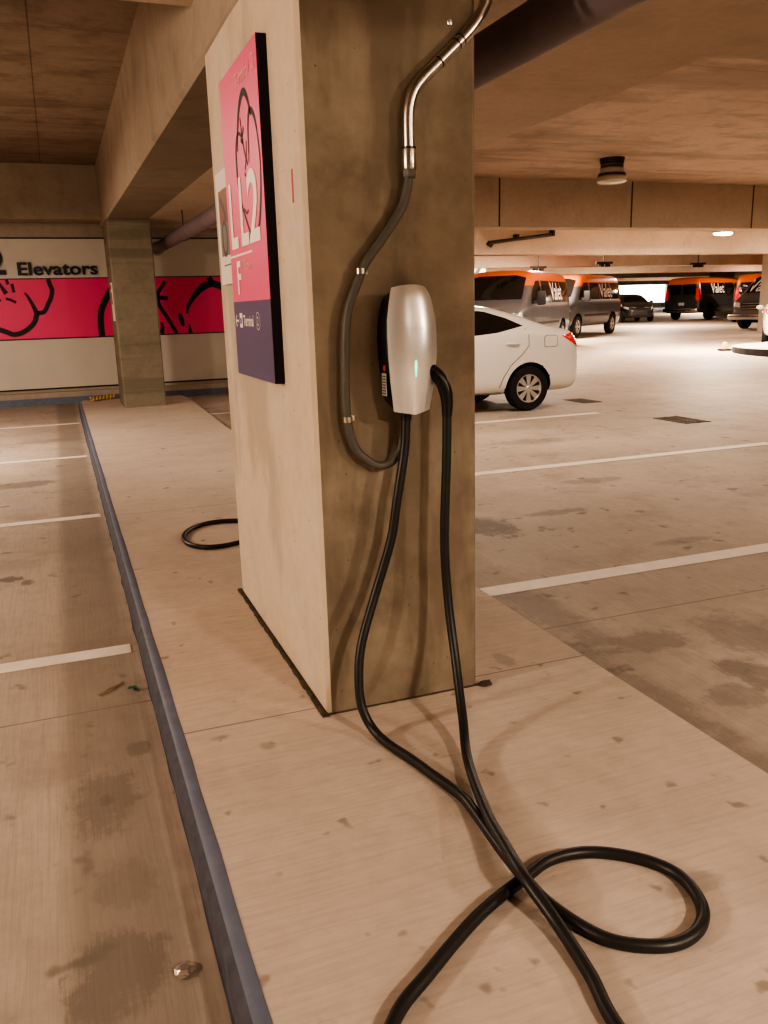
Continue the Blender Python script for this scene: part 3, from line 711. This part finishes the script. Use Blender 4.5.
# yellow coiled rope at island end
pts = [(.42+.012*i+.0, 15.0+.55+.09*math.sin(i*1.25)+.012*i, .035+.032*math.cos(i*1.25)) for i in range(36)]
bm = bmesh.new(); tube(bm, catmull(pts, 4), .016, 8)
tag(build('coiled_rope', bm, M['yellow'], origin=(.6, 15.6, 0), smooth=60), label='yellow coiled rope lying at the far end of the island by the slim pillar', cat='rope')

# rounded kerb island right
def stadium(cx, cy, r, x1, z): return [(cx+r*math.cos(a), cy+r*math.sin(a), z) for a in [PI/2+PI*i/24 for i in range(25)]]+[(x1, cy-r, z), (x1, cy+r, z)]
bm = bmesh.new(); a = [bm.verts.new(p) for p in stadium(19.85, 17.2, 2.8, 24.8, .12)]; b = [bm.verts.new(p) for p in stadium(19.85, 17.2, 2.8, 24.8, -.09)]
bm.faces.new(a)
for i in range(len(a)): bm.faces.new([b[i], b[(i+1) % len(a)], a[(i+1) % len(a)], a[i]]).material_index = 1
ri = tag(build('floor_island', bm, [M['island'], M['darkcurb']], origin=(19, 18.35, -.1)), kind='structure')
kz = floorz(19.6)
t = empty('kerb_marker', (17.9, 19.5, kz), label='small yellow marker with dark foot at the left tip of the rounded kerb island', cat='marker')
bm = bmesh.new(); box(bm, 17.76, 18.04, 19.36, 19.64, kz, kz+.06, bev=.02); build('dark_foot', bm, M['darkcurb'], t)
bm = bmesh.new(); lathe(bm, [(.11, kz+.06), (.10, kz+.10), (.06, kz+.22), (.05, kz+.24), (0, kz+.25)], c=(17.9, 19.5, 0), seg=18); build('yellow_body', bm, M['yellowpaint'], t, smooth=40)

# white notice board far left behind vans
t = empty('wall_poster', (19.0, 37.5, 1.4), label='bright white panel with black brush stroke standing behind the first valet van', cat='poster')
boxo('panel', (18.1, 19.6, 37.5, 37.56, 1.3, 3.45), M['lamplens'], t)
bm = bmesh.new(); ribbon(bm, [(18.3, 2.2), (18.8, 2.5), (19.1, 2.9), (19.3, 3.2)], .18, lambda a, b, d: (a, 37.49, b)); ribbon(bm, [(18.5, 3.0), (18.9, 2.8), (19.4, 2.6)], .15, lambda a, b, d: (a, 37.49, b))
build('black_stroke', bm, M['black'], t)
boxo('post', (18.8, 18.9, 37.5, 37.6, floorz(37.5), 1.3), M['steelband'], t)

# ================================================================== VEHICLES
def shell(stations, nh):
    """stations: list of (x, [half section pts (y,z)...]) -> closed bmesh"""
    bm = bmesh.new(); rings = []
    for x, half in stations:
        pts = half+[(-y, z) for y, z in half[::-1][1:-1]]
        rings.append([bm.verts.new((x, y, z)) for y, z in pts])
    n = len(rings[0])
    for i in range(len(rings)-1):
        for k in range(n): bm.faces.new([rings[i][k], rings[i][(k+1) % n], rings[i+1][(k+1) % n], rings[i+1][k]])
    bm.faces.new(rings[0]); bm.faces.new(rings[-1][::-1])
    bmesh.ops.recalc_face_normals(bm, faces=bm.faces)
    return bm
def interp(tab, x):
    if x <= tab[0][0]: return tab[0][1]
    for (a, va), (b, vb) in zip(tab, tab[1:]):
        if x <= b:
            s = (x-a)/(b-a); return va+(vb-va)*s
    return tab[-1][1]
def make_body(name, st, paint, wheels, wr_, half_w, sub=2):
    bm = shell(st, None)
    me = bpy.data.meshes.new(name); bm.to_mesh(me); bm.free()
    o = bpy.data.objects.new(name, me); COL.objects.link(o)
    sm = o.modifiers.new('s', 'SUBSURF'); sm.levels = sub; sm.render_levels = sub
    cuts = []
    for i, (wx, wz) in enumerate(wheels):
        for s in (-1, 1):
            cb = bmesh.new(); lathe(cb, [(0, s*(half_w-.34)), (wr_, s*(half_w-.34)), (wr_, s*(half_w+.3)), (0, s*(half_w+.3))], 'Y', (wx, 0, wz), 40)
            bmesh.ops.recalc_face_normals(cb, faces=cb.faces)
            cm = bpy.data.meshes.new('c'); cb.to_mesh(cm); cb.free(); co = bpy.data.objects.new('c', cm); COL.objects.link(co)
            md = o.modifiers.new('b', 'BOOLEAN'); md.operation = 'DIFFERENCE'; md.object = co; md.solver = 'EXACT'; cuts.append(co)
    bpy.context.view_layer.update()
    dg = bpy.context.evaluated_depsgraph_get(); dg.update()
    nm = bpy.data.meshes.new_from_object(o.evaluated_get(dg)); nm.name = name
    bpy.data.objects.remove(o)
    for c in cuts: bpy.data.objects.remove(c)
    nm.materials.clear(); nm.materials.append(paint); nm.materials.append(M['well'])
    for p in nm.polygons:
        c = p.center; p.use_smooth = True
        for wx, wz in wheels:
            if math.hypot(c.x-wx, c.z-wz) < wr_+.004 and abs(c.y) < half_w+.05: p.material_index = 1
    nm.set_sharp_from_angle(angle=math.radians(38))
    return nm
def bvh_of(me):
    b = bmesh.new(); b.from_mesh(me); t = BVHTree.FromBMesh(b); b.free(); return t
def patch(tree, pts, axis, side, off=.004, grid=.07):
    """2D outline projected onto the body. axis 'Y': pts (x,z), side +-1; 'X': pts (y,z), side; 'Z': (x,y)"""
    pts = [Vector(p) for p in pts]; dense = []
    for a, b in zip(pts, pts[1:]+pts[:1]):
        n = max(1, int((b-a).length/grid))
        dense += [a+(b-a)*k/n for k in range(n)]
    nb = len(dense)
    x0, x1 = min(p.x for p in dense), max(p.x for p in dense); y0, y1 = min(p.y for p in dense), max(p.y for p in dense)
    def inside(q):
        r = False
        for a, b in zip(dense, dense[1:]+dense[:1]):
            if (a.y > q.y) != (b.y > q.y) and q.x < (b.x-a.x)*(q.y-a.y)/(b.y-a.y)+a.x: r = not r
        return r
    g = []
    yy = y0+grid/2
    while yy < y1:
        xx = x0+grid/2
        while xx < x1:
            q = Vector((xx, yy))
            if inside(q) and min((q-d).length for d in dense) > grid*.45: g.append(q)
            xx += grid
        yy += grid
    vs, es, fs, *_ = delaunay_2d_cdt(dense+g, [(i, (i+1) % nb) for i in range(nb)], [list(range(nb))], 1, 1e-5)
    bm = bmesh.new(); V = []
    for p in vs:
        if axis == 'Y': o_, d = Vector((p.x, side*3, p.y)), Vector((0, -side, 0))
        elif axis == 'X': o_, d = Vector((side*9, p.x, p.y)), Vector((-side, 0, 0))
        else: o_, d = Vector((p.x, p.y, 5)), Vector((0, 0, -1))
        loc, nor, _, _ = tree.ray_cast(o_, d)
        V.append(bm.verts.new(loc+nor*off) if loc else None)
    for f in fs:
        q = [V[i] for i in f]
        if all(q):
            try: bm.faces.new(q)
            except ValueError: pass
    for v in [v for v in bm.verts if not v.link_faces]: bm.verts.remove(v)
    return bm
def strip(tree, line, side, w=.012, off=.003):
    """thin seam following the side of the body"""
    P = [Vector(p) for p in line]; bm = bmesh.new(); prev = None
    Q = []
    for a, b in zip(P, P[1:]):
        n = max(1, int((b-a).length/.06)); Q += [a+(b-a)*k/n for k in range(n)]
    Q.append(P[-1])
    for i, p in enumerate(Q):
        t = (Q[min(i+1, len(Q)-1)]-Q[max(i-1, 0)]).normalized(); nn = Vector((-t.y, t.x))*w/2
        cur = []
        for s in (1, -1):
            loc, nor, _, _ = tree.ray_cast(Vector((p.x+nn.x*s, side*3, p.y+nn.y*s)), Vector((0, -side, 0)))
            if loc is None: cur = None; break
            cur.append(bm.verts.new(loc+nor*off))
        if cur and prev: bm.faces.new([prev[0], prev[1], cur[1], cur[0]])
        prev = cur
    return bm
def wheel(root, x, y, r, w, s, rim_r, spokes=8, mat='alloy'):
    """wheel with its axle along Y, outer face towards s"""
    bm = bmesh.new()
    lathe(bm, [(rim_r, -w/2), (r*.93, -w/2), (r*.985, -w/2+.03), (r, -w/2+.06), (r, w/2-.06), (r*.985, w/2-.03), (r*.93, w/2), (rim_r+.01, w/2-.004), (rim_r, w/2-.03)], 'Y', (0, 0, 0), 40)
    o = local('wheel', bm, M['rubbermatte'], root, (x, y, r), smooth=50)
    bm = bmesh.new()
    yo = s*(w/2-.03)
    lathe(bm, [(0, yo-s*.06), (rim_r, yo-s*.06)], 'Y', (0, 0, 0), 32, mi=1)
    lathe(bm, [(rim_r*.92, yo-s*.05), (rim_r*1.01, yo-s*.05), (rim_r*1.01, yo+s*.022), (rim_r*.95, yo+s*.022), (rim_r*.92, yo-s*.005)], 'Y', (0, 0, 0), 32)
    lathe(bm, [(0, yo+s*.008), (rim_r*.16, yo+s*.008), (rim_r*.24, yo-s*.006), (rim_r*.24, yo-s*.06)], 'Y', (0, 0, 0), 20)
    for k in range(spokes):
        a = 2*PI*k/spokes
        def P(rad, ww, yy): return [Vector((math.cos(a)*rad-math.sin(a)*q, yy, math.sin(a)*rad+math.cos(a)*q)) for q in (-ww, ww)]
        a0, a1 = P(rim_r*.18, rim_r*.085, yo+s*.002); b0, b1 = P(rim_r*.94, rim_r*.22, yo+s*.006)
        c0, c1 = P(rim_r*.18, rim_r*.085, yo-s*.03); d0, d1 = P(rim_r*.94, rim_r*.22, yo-s*.03)
        prism8(bm, [a0, a1, c1, c0], [b0, b1, d1, d0])
    local('rim', bm, [M[mat], M['well']], o, (0, 0, 0), smooth=35)
    return o

# ---- sedan (x forward from rear bumper, z up from ground)
def make_sedan(loc, rz, label, paint):
    root = empty('sedan_car', loc, rz, label=label, cat='car')
    top = [(0, .70), (.04, 1.02), (.12, 1.13), (.28, 1.195), (.5, 1.215), (.75, 1.29), (1.0, 1.405), (1.3, 1.50), (1.6, 1.55), (2.0, 1.57), (2.5, 1.55), (2.9, 1.47), (3.2, 1.32), (3.5, 1.15), (3.7, 1.07), (4.1, 1.0), (4.45, .90), (4.65, .78), (4.75, .62)]
    wid = [(0, .66), (.04, .72), (.12, .80), (.28, .865), (.6, .905), (1.2, .925), (3.6, .925), (4.1, .90), (4.45, .80), (4.65, .66), (4.75, .50)]
    belt = [(0, .62), (.04, .92), (.12, 1.03), (.28, 1.09), (.5, 1.12), (1.0, 1.17), (1.5, 1.13), (2.2, 1.06), (3.3, 1.0), (3.7, .97), (4.1, .92), (4.45, .82), (4.65, .70), (4.75, .56)]
    bot = [(0, .34), (.12, .26), (.35, .24), (4.3, .22), (4.6, .26), (4.75, .34)]
    st = []
    for x in (0, .04, .12, .28, .5, .75, 1.0, 1.3, 1.6, 2.0, 2.5, 2.9, 3.2, 3.5, 3.7, 4.1, 4.45, 4.65, 4.75):
        zt, w, zB, zb = interp(top, x), interp(wid, x), interp(belt, x), interp(bot, x)
        g = min(1, max(0, (zt-zB-.08)/.30))            # how much greenhouse there is
        wr = w*(.86-.18*g)
        half = [(0, zb), (w*.75, zb), (w*.95, zb+.05), (w*.985, zb+(zB-zb)*.3), (w, zb+(zB-zb)*.62), (w*.985, zB-.05), (w*.955, zB)]
        half += [((w*.955+wr)/2+.02*g, zB+(zt-.05*g-zB)*.5), (wr, zB+(zt-zB)*(.86)), (wr*.78, zt-.018), (wr*.4, zt), (0, zt+.004)]
        st.append((x, half))
    WX = (.98, 3.85)
    me = make_body('car_body', st, paint, [(WX[0], .33), (WX[1], .33)], .385, .92, 2)
    body = link('car_body', me, [], root)
    tr = bvh_of(me)
    for s in (1, -1):
        # side glass incl. quarter
        local('side_window', patch(tr, [(1.06, 1.235), (1.30, 1.35), (1.60, 1.445), (1.70, 1.46), (2.36, 1.463), (2.36, 1.11), (1.80, 1.125), (1.50, 1.15)], 'Y', s), M['glass'], root)
        local('side_window', patch(tr, [(2.42, 1.463), (2.7, 1.43), (3.02, 1.30), (3.22, 1.14), (3.24, 1.09), (2.42, 1.108)], 'Y', s), M['glass'], root)
        local('door_seam', strip(tr, [(2.39, 1.47), (2.39, .42), (2.36, .33)], s), M['seam'], root)
        local('door_seam', strip(tr, [(1.04, 1.20), (1.0, 1.10), (1.0, .95), (1.10, .84), (1.30, .68), (1.42, .50), (1.47, .36)], s, .010), M['seam'], root)
        local('door_seam', strip(tr, [(3.30, 1.08), (3.28, .6), (3.2, .33)], s), M['seam'], root)
        local('sill_trim', strip(tr, [(1.3, .28), (3.3, .28)], s, .035, .004), M['seam'], root)
        for hx in (1.27, 2.50):
            bm = bmesh.new(); y = .90
            loc_, nor, _, _ = tr.ray_cast(Vector((hx, s*3, .985)), Vector((0, -s, 0)))
            yy = abs(loc_.y)
            tube(bm, catmull([(hx-.10, s*(yy-.01), .985), (hx-.08, s*(yy+.028), .987), (hx+.06, s*(yy+.028), .990), (hx+.10, s*(yy-.01), .990)], 6), .014, 8)
            local('door_handle', bm, paint, root, smooth=60)
        tl = local('tail_lamp', patch(tr, [(.02, .87), (.03, 1.085), (.16, 1.11), (.42, 1.075), (.24, .98)], 'Y', s, .006, .03), M['taillight'], root)
        local('tail_lamp_inset', patch(tr, [(.055, .96), (.06, 1.0), (.16, 1.02), (.14, .985)], 'Y', s, .010, .03), M['clearlight'], tl)
        bm = bmesh.new()
        ribbon(bm, [(s*.70, .93), (s*.52, .97), (s*.42, .99)], lambda t: .14-.06*t, lambda a, b, d: (-.0, a, b)); bm.free()
        local('tail_lamp', patch(tr, [(s*.44, .95), (s*.70, .93), (s*.70, 1.04), (s*.45, 1.04)], 'X', -1, .006, .05), M['taillight'], root)
        local('headlamp', patch(tr, [(4.2, .80), (4.62, .70), (4.60, .80), (4.3, .88)], 'Y', s, .006, .05), M['clearlight'], root)
        bm = bmesh.new(); bmesh.ops.create_uvsphere(bm, u_segments=16, v_segments=10, radius=1)
        for v in bm.verts: v.co = Vector((3.12+v.co.x*.07, s*(1.03+v.co.y*.12), 1.12+v.co.z*.075))
        box(bm, 3.10, 3.15, min(s*.86, s*.96), max(s*.86, s*.96), 1.07, 1.10)
        local('wing_mirror', bm, paint, root, smooth=60)
        for wx in WX: wheel(root, wx, s*.80, .33, .21, s, .205)
    local('fuel_flap', patch(tr, [(.50, .935), (.50, 1.07), (.53, 1.085), (.70, 1.09), (.735, 1.06), (.735, .93), (.70, .915), (.54, .92)], 'Y', 1, .002, .05), M['seam'], root)
    local('fuel_flap', patch(tr, [(.508, .94), (.508, 1.068), (.535, 1.078), (.695, 1.083), (.727, 1.055), (.727, .935), (.695, .923), (.545, .928)], 'Y', 1, .004, .05), paint, root)
    local('windscreen', patch(tr, [(2.92, -.50), (2.92, .50), (3.45, .62), (3.50, 0), (3.45, -.62)], 'Z', 1, .004, .08), M['glass'], root)
    local('rear_window', patch(tr, [(.74, -.60), (1.25, -.50), (1.25, .50), (.74, .60)], 'Z', 1, .004, .08), M['glass'], root)
    local('number_plate', patch(tr, [(-.18, .78), (.18, .78), (.18, .90), (-.18, .90)], 'X', -1, .008, .08), M['label'], root)
    local('grille', patch(tr, [(-.40, .42), (.40, .42), (.35, .60), (-.35, .60)], 'X', 1, .008, .08), M['blacktrim'], root)
    return root
def copy_tree(o, parent=None):
    c = o.copy(); COL.objects.link(c)
    if parent: c.parent = parent
    for ch in [q for q in bpy.data.objects if q.parent == o]: copy_tree(ch, c)
    return c
# heading angle: local +x points to the bonnet
make_sedan((7.40, 11.80, -.1), PI, 'white four door sedan parked nose in behind the big pillar', M['carwhite'])

def make_dark(src, loc, rz, label, paint):
    r = copy_tree(src); r.location = loc; r.rotation_euler = (0, 0, rz); r['label'] = label
    for ch in [q for q in bpy.data.objects if q.parent == r]:
        if ch.data and ch.data.materials and ch.data.materials[0] == M['carwhite']:
            ch.data = ch.data.copy(); ch.data.materials[0] = paint
    return r
src = [o for o in bpy.data.objects if o.name == 'sedan_car'][0]
c = copy_tree(src); h = math.atan2(.71, .70); c.location = (21.1, 20.1, floorz(20.6)); c.rotation_euler = (0, 0, h); c['label'] = 'white car cut by the right edge of view beside the rounded kerb island'
def toward(x, y, extra=0): return math.atan2(-y, -x)+extra
make_dark(src, (32.6, 44.6, floorz(43)), toward(33, 44, .25), 'black car with round lamps parked under the bright far opening nearest the second valet van', M['carblack'])
make_dark(src, (37.6, 50.6, floorz(50)), toward(36, 48, -.35), 'black car under the bright far opening half hidden behind the dark valet van', M['carblack'])

# ---- van
def make_van(loc, rz, label, paint):
    root = empty('passenger_van', loc, rz, label=label, cat='van', group='valet shuttle vans')
    top = [(0, 1.95), (.06, 2.04), (.3, 2.09), (3.6, 2.09), (3.95, 2.05), (4.25, 1.86), (4.55, 1.58), (4.78, 1.34), (4.95, 1.24), (5.25, 1.12), (5.45, .98), (5.55, .80), (5.6, .62)]
    wid = [(0, .93), (.06, .98), (.3, 1.02), (4.0, 1.03), (4.8, 1.01), (5.2, .97), (5.45, .87), (5.55, .78), (5.6, .70)]
    belt = [(0, 1.2), (4.2, 1.2), (4.78, 1.16), (4.95, 1.12), (5.25, 1.03), (5.45, .90), (5.55, .74), (5.6, .58)]
    st = []
    for x in (0, .06, .3, 1.0, 1.8, 2.6, 3.3, 3.7, 3.95, 4.25, 4.55, 4.78, 4.95, 5.25, 5.45, 5.55, 5.6):
        zt, w, zB = interp(top, x), interp(wid, x), interp(belt, x); zb = .34 if x < 5.3 else .36
        g = min(1, max(0, (zt-zB-.08)/.6)); wr = w*(.90-.06*g)
        half = [(0, zb), (w*.8, zb), (w*.96, zb+.04), (w*.99, zb+(zB-zb)*.35), (w, zb+(zB-zb)*.7), (w*.99, zB-.04), (w*.98, zB)]
        half += [((w*.98+wr)/2+.012, zB+(zt-zB)*.5), (wr, zB+(zt-zB)*.86), (wr*.86, zt-.02), (wr*.45, zt), (0, zt+.01)]
        st.append((x, half))
    WX = (1.05, 4.55)
    me = make_body('van_body', st, paint, [(WX[0], .36), (WX[1], .36)], .44, 1.03, 2)
    link('van_body', me, [], root); tr = bvh_of(me)
    for s in (1, -1):
        for w0, w1 in ((.18, 1.25), (1.33, 2.40), (2.48, 3.35)):
            local('side_window', patch(tr, [(w0, 1.24), (w0, 1.80), (w1, 1.80), (w1, 1.24)], 'Y', s, .005, .12), M['glass'], root)
        local('side_window', patch(tr, [(3.50, 1.22), (3.50, 1.80), (3.86, 1.78), (4.20, 1.56), (4.48, 1.22)], 'Y', s, .005, .1), M['glass'], root)
        for line in ([(3.43, 1.95), (3.43, .45)], [(2.44, 1.95), (2.44, .45)], [(4.45, 1.15), (4.42, .85), (4.2, .75)]):
            local('door_seam', strip(tr, line, s, .012), M['seam'], root)
        local('rub_strip', strip(tr, [(1.55, .72), (4.0, .72)], s, .07, .008), M['blacktrim'], root)
        local('tail_lamp', patch(tr, [(.015, 1.0), (.015, 1.55), (.10, 1.55), (.10, 1.0)], 'Y', s, .006, .05), M['taillight'], root)
        local('tail_lamp', patch(tr, [(s*.80, .95), (s*.90, .95), (s*.87, 1.5), (s*.80, 1.5)], 'X', -1, .006, .06), M['taillight'], root)
        local('headlamp', patch(tr, [(s*.52, .80), (s*.80, .84), (s*.82, 1.0), (s*.60, .97)], 'X', 1, .008, .05), M['clearlight'], root)
        local('headlamp', patch(tr, [(5.15, .86), (5.42, .80), (5.40, .95), (5.2, 1.0)], 'Y', s, .006, .05), M['clearlight'], root)
        local('rear_window', patch(tr, [(s*.08, 1.26), (s*.76, 1.26), (s*.72, 1.74), (s*.08, 1.74)], 'X', -1, .006, .12), M['glass'], root)
        bm = bmesh.new(); box(bm, 4.18, 4.30, min(s*1.08, s*1.30), max(s*1.08, s*1.30), 1.18, 1.52, bev=.03); box(bm, 4.22, 4.27, min(s*.92, s*1.10), max(s*.92, s*1.10), 1.22, 1.30)
        local('wing_mirror', bm, M['blacktrim'], root, smooth=40)
        for wx in WX: wheel(root, wx, s*.90, .36, .22, s, .215, 6)
        # lettering over the rear side windows
        mt = textmesh('Valet', .66, bold=.006, sx=.92)
        x0 = 2.40 if s > 0 else 1.0
        if 'dark' in label: x0 = 1.9 if s > 0 else 1.1
        if 'right edge' in label: x0 = 4.05 if s > 0 else 2.6
        for v in mt.vertices:
            x = x0-v.co.x if s > 0 else x0+v.co.x
            z = 1.31+v.co.y
            l_, n_, _, _ = tr.ray_cast(Vector((x, s*3, z)), Vector((0, -s, 0)))
            v.co = (l_+n_*.012) if l_ else Vector((x, s*1.0, z))
        link('valet_lettering', mt, M['valet'], root)
    if 'right edge' in label:
        mt = textmesh('Valet', .62, bold=.006, sx=.95)
        for v in mt.vertices:
            l_, n_, _, _ = tr.ray_cast(Vector((9, -.80+v.co.x, 1.37+v.co.y)), Vector((-1, 0, 0)))
            v.co = (l_+n_*.014) if l_ else Vector((4.3, -.80+v.co.x, 1.37+v.co.y))
        link('valet_lettering', mt, M['valet'], root)
    local('windscreen', patch(tr, [(-.82, 1.33), (.82, 1.33), (.76, 1.86), (.5, 1.93), (-.5, 1.93), (-.76, 1.86)], 'X', 1, .006, .1), M['glass'], root)
    gr = local('grille', patch(tr, [(-.46, .70), (.46, .70), (.50, 1.0), (-.50, 1.0)], 'X', 1, .010, .08), M['blacktrim'], root)
    for z in (.74, .83, .92):
        local('grille_bar', patch(tr, [(-.46, z), (.46, z), (.46, z+.03), (-.46, z+.03)], 'X', 1, .018, .08), M['chrome'], gr)
    bm = bmesh.new(); box(bm, 5.45, 5.70, -.92, .92, .36, .56, bev=.05); local('front_bumper', bm, M['chrome' if 'dark' in label or 'right' in label else 'blacktrim'], root, smooth=40)
    bm = bmesh.new(); box(bm, -.14, .05, -.95, .95, .40, .58, bev=.04); local('rear_bumper', bm, M['chrome' if 'dark' in label else 'blacktrim'], root, smooth=40)
    local('number_plate', patch(tr, [(-.16, .72), (.16, .72), (.16, .86), (-.16, .86)], 'X', -1, .012, .08), M['label'], root)
    return root
def place_van(center, hd, label, paint, k=1.16):
    a = math.atan2(hd[1], hd[0]); x = center[0]-2.8*math.cos(a); y = center[1]-2.8*math.sin(a)
    r = make_van((x, y, floorz(center[1])), a, label, paint); r.scale = (k, k, k); return r
place_van((13.96, 24.6), (-.714, -.70), 'grey valet van with orange roof nearest the white sedan, front facing the camera', M['vangrey'])
place_van((20.2, 30.85), (-.811, -.586), 'grey valet van with orange roof behind and right of the first grey van', M['vangrey'])
place_van((36.9, 42.0), (.941, .338), 'dark charcoal valet van with orange roof and chrome rear bumper across the lane', M['vandark'])
place_van((31.35, 29.75), (-.97, -.25), 'grey valet van at the right edge with chrome front bumper and large lettering', M['vangrey'])
place_van((35.9, 37.0), (.68, .73), 'grey van seen from behind, beyond the van with the chrome front bumper', M['vangrey'])

# ================================================================== WORLD, CAMERA, VIEW
w = bpy.data.worlds.new('World'); S.world = w; w.use_nodes = True
bg = w.node_tree.nodes['Background']; bg.inputs[0].default_value = (.95, .97, 1, 1); bg.inputs[1].default_value = 5.0

cd = bpy.data.cameras.new('camera'); cam = bpy.data.objects.new('camera', cd); COL.objects.link(cam); S.camera = cam
Fp = 840.0
cd.sensor_fit = 'VERTICAL'; cd.sensor_height = 36; cd.lens = 36*Fp/1024; cd.clip_end = 300; cd.clip_start = .02
Av = Vector((55-384, 512-317, -Fp)).normalized(); Dv = Vector((104, -3490, -Fp)); Dv = (Dv-Av*Dv.dot(Av)).normalized()
Uv = -Dv; Xv = Av.cross(Uv)
R = Matrix((Xv, Av, Uv)).to_4x4(); R.translation = Vector((0, 0, 1.45)); cam.matrix_world = R
S.view_settings.view_transform = 'AgX'; S.view_settings.look = 'AgX - High Contrast'; S.view_settings.exposure = 1.0
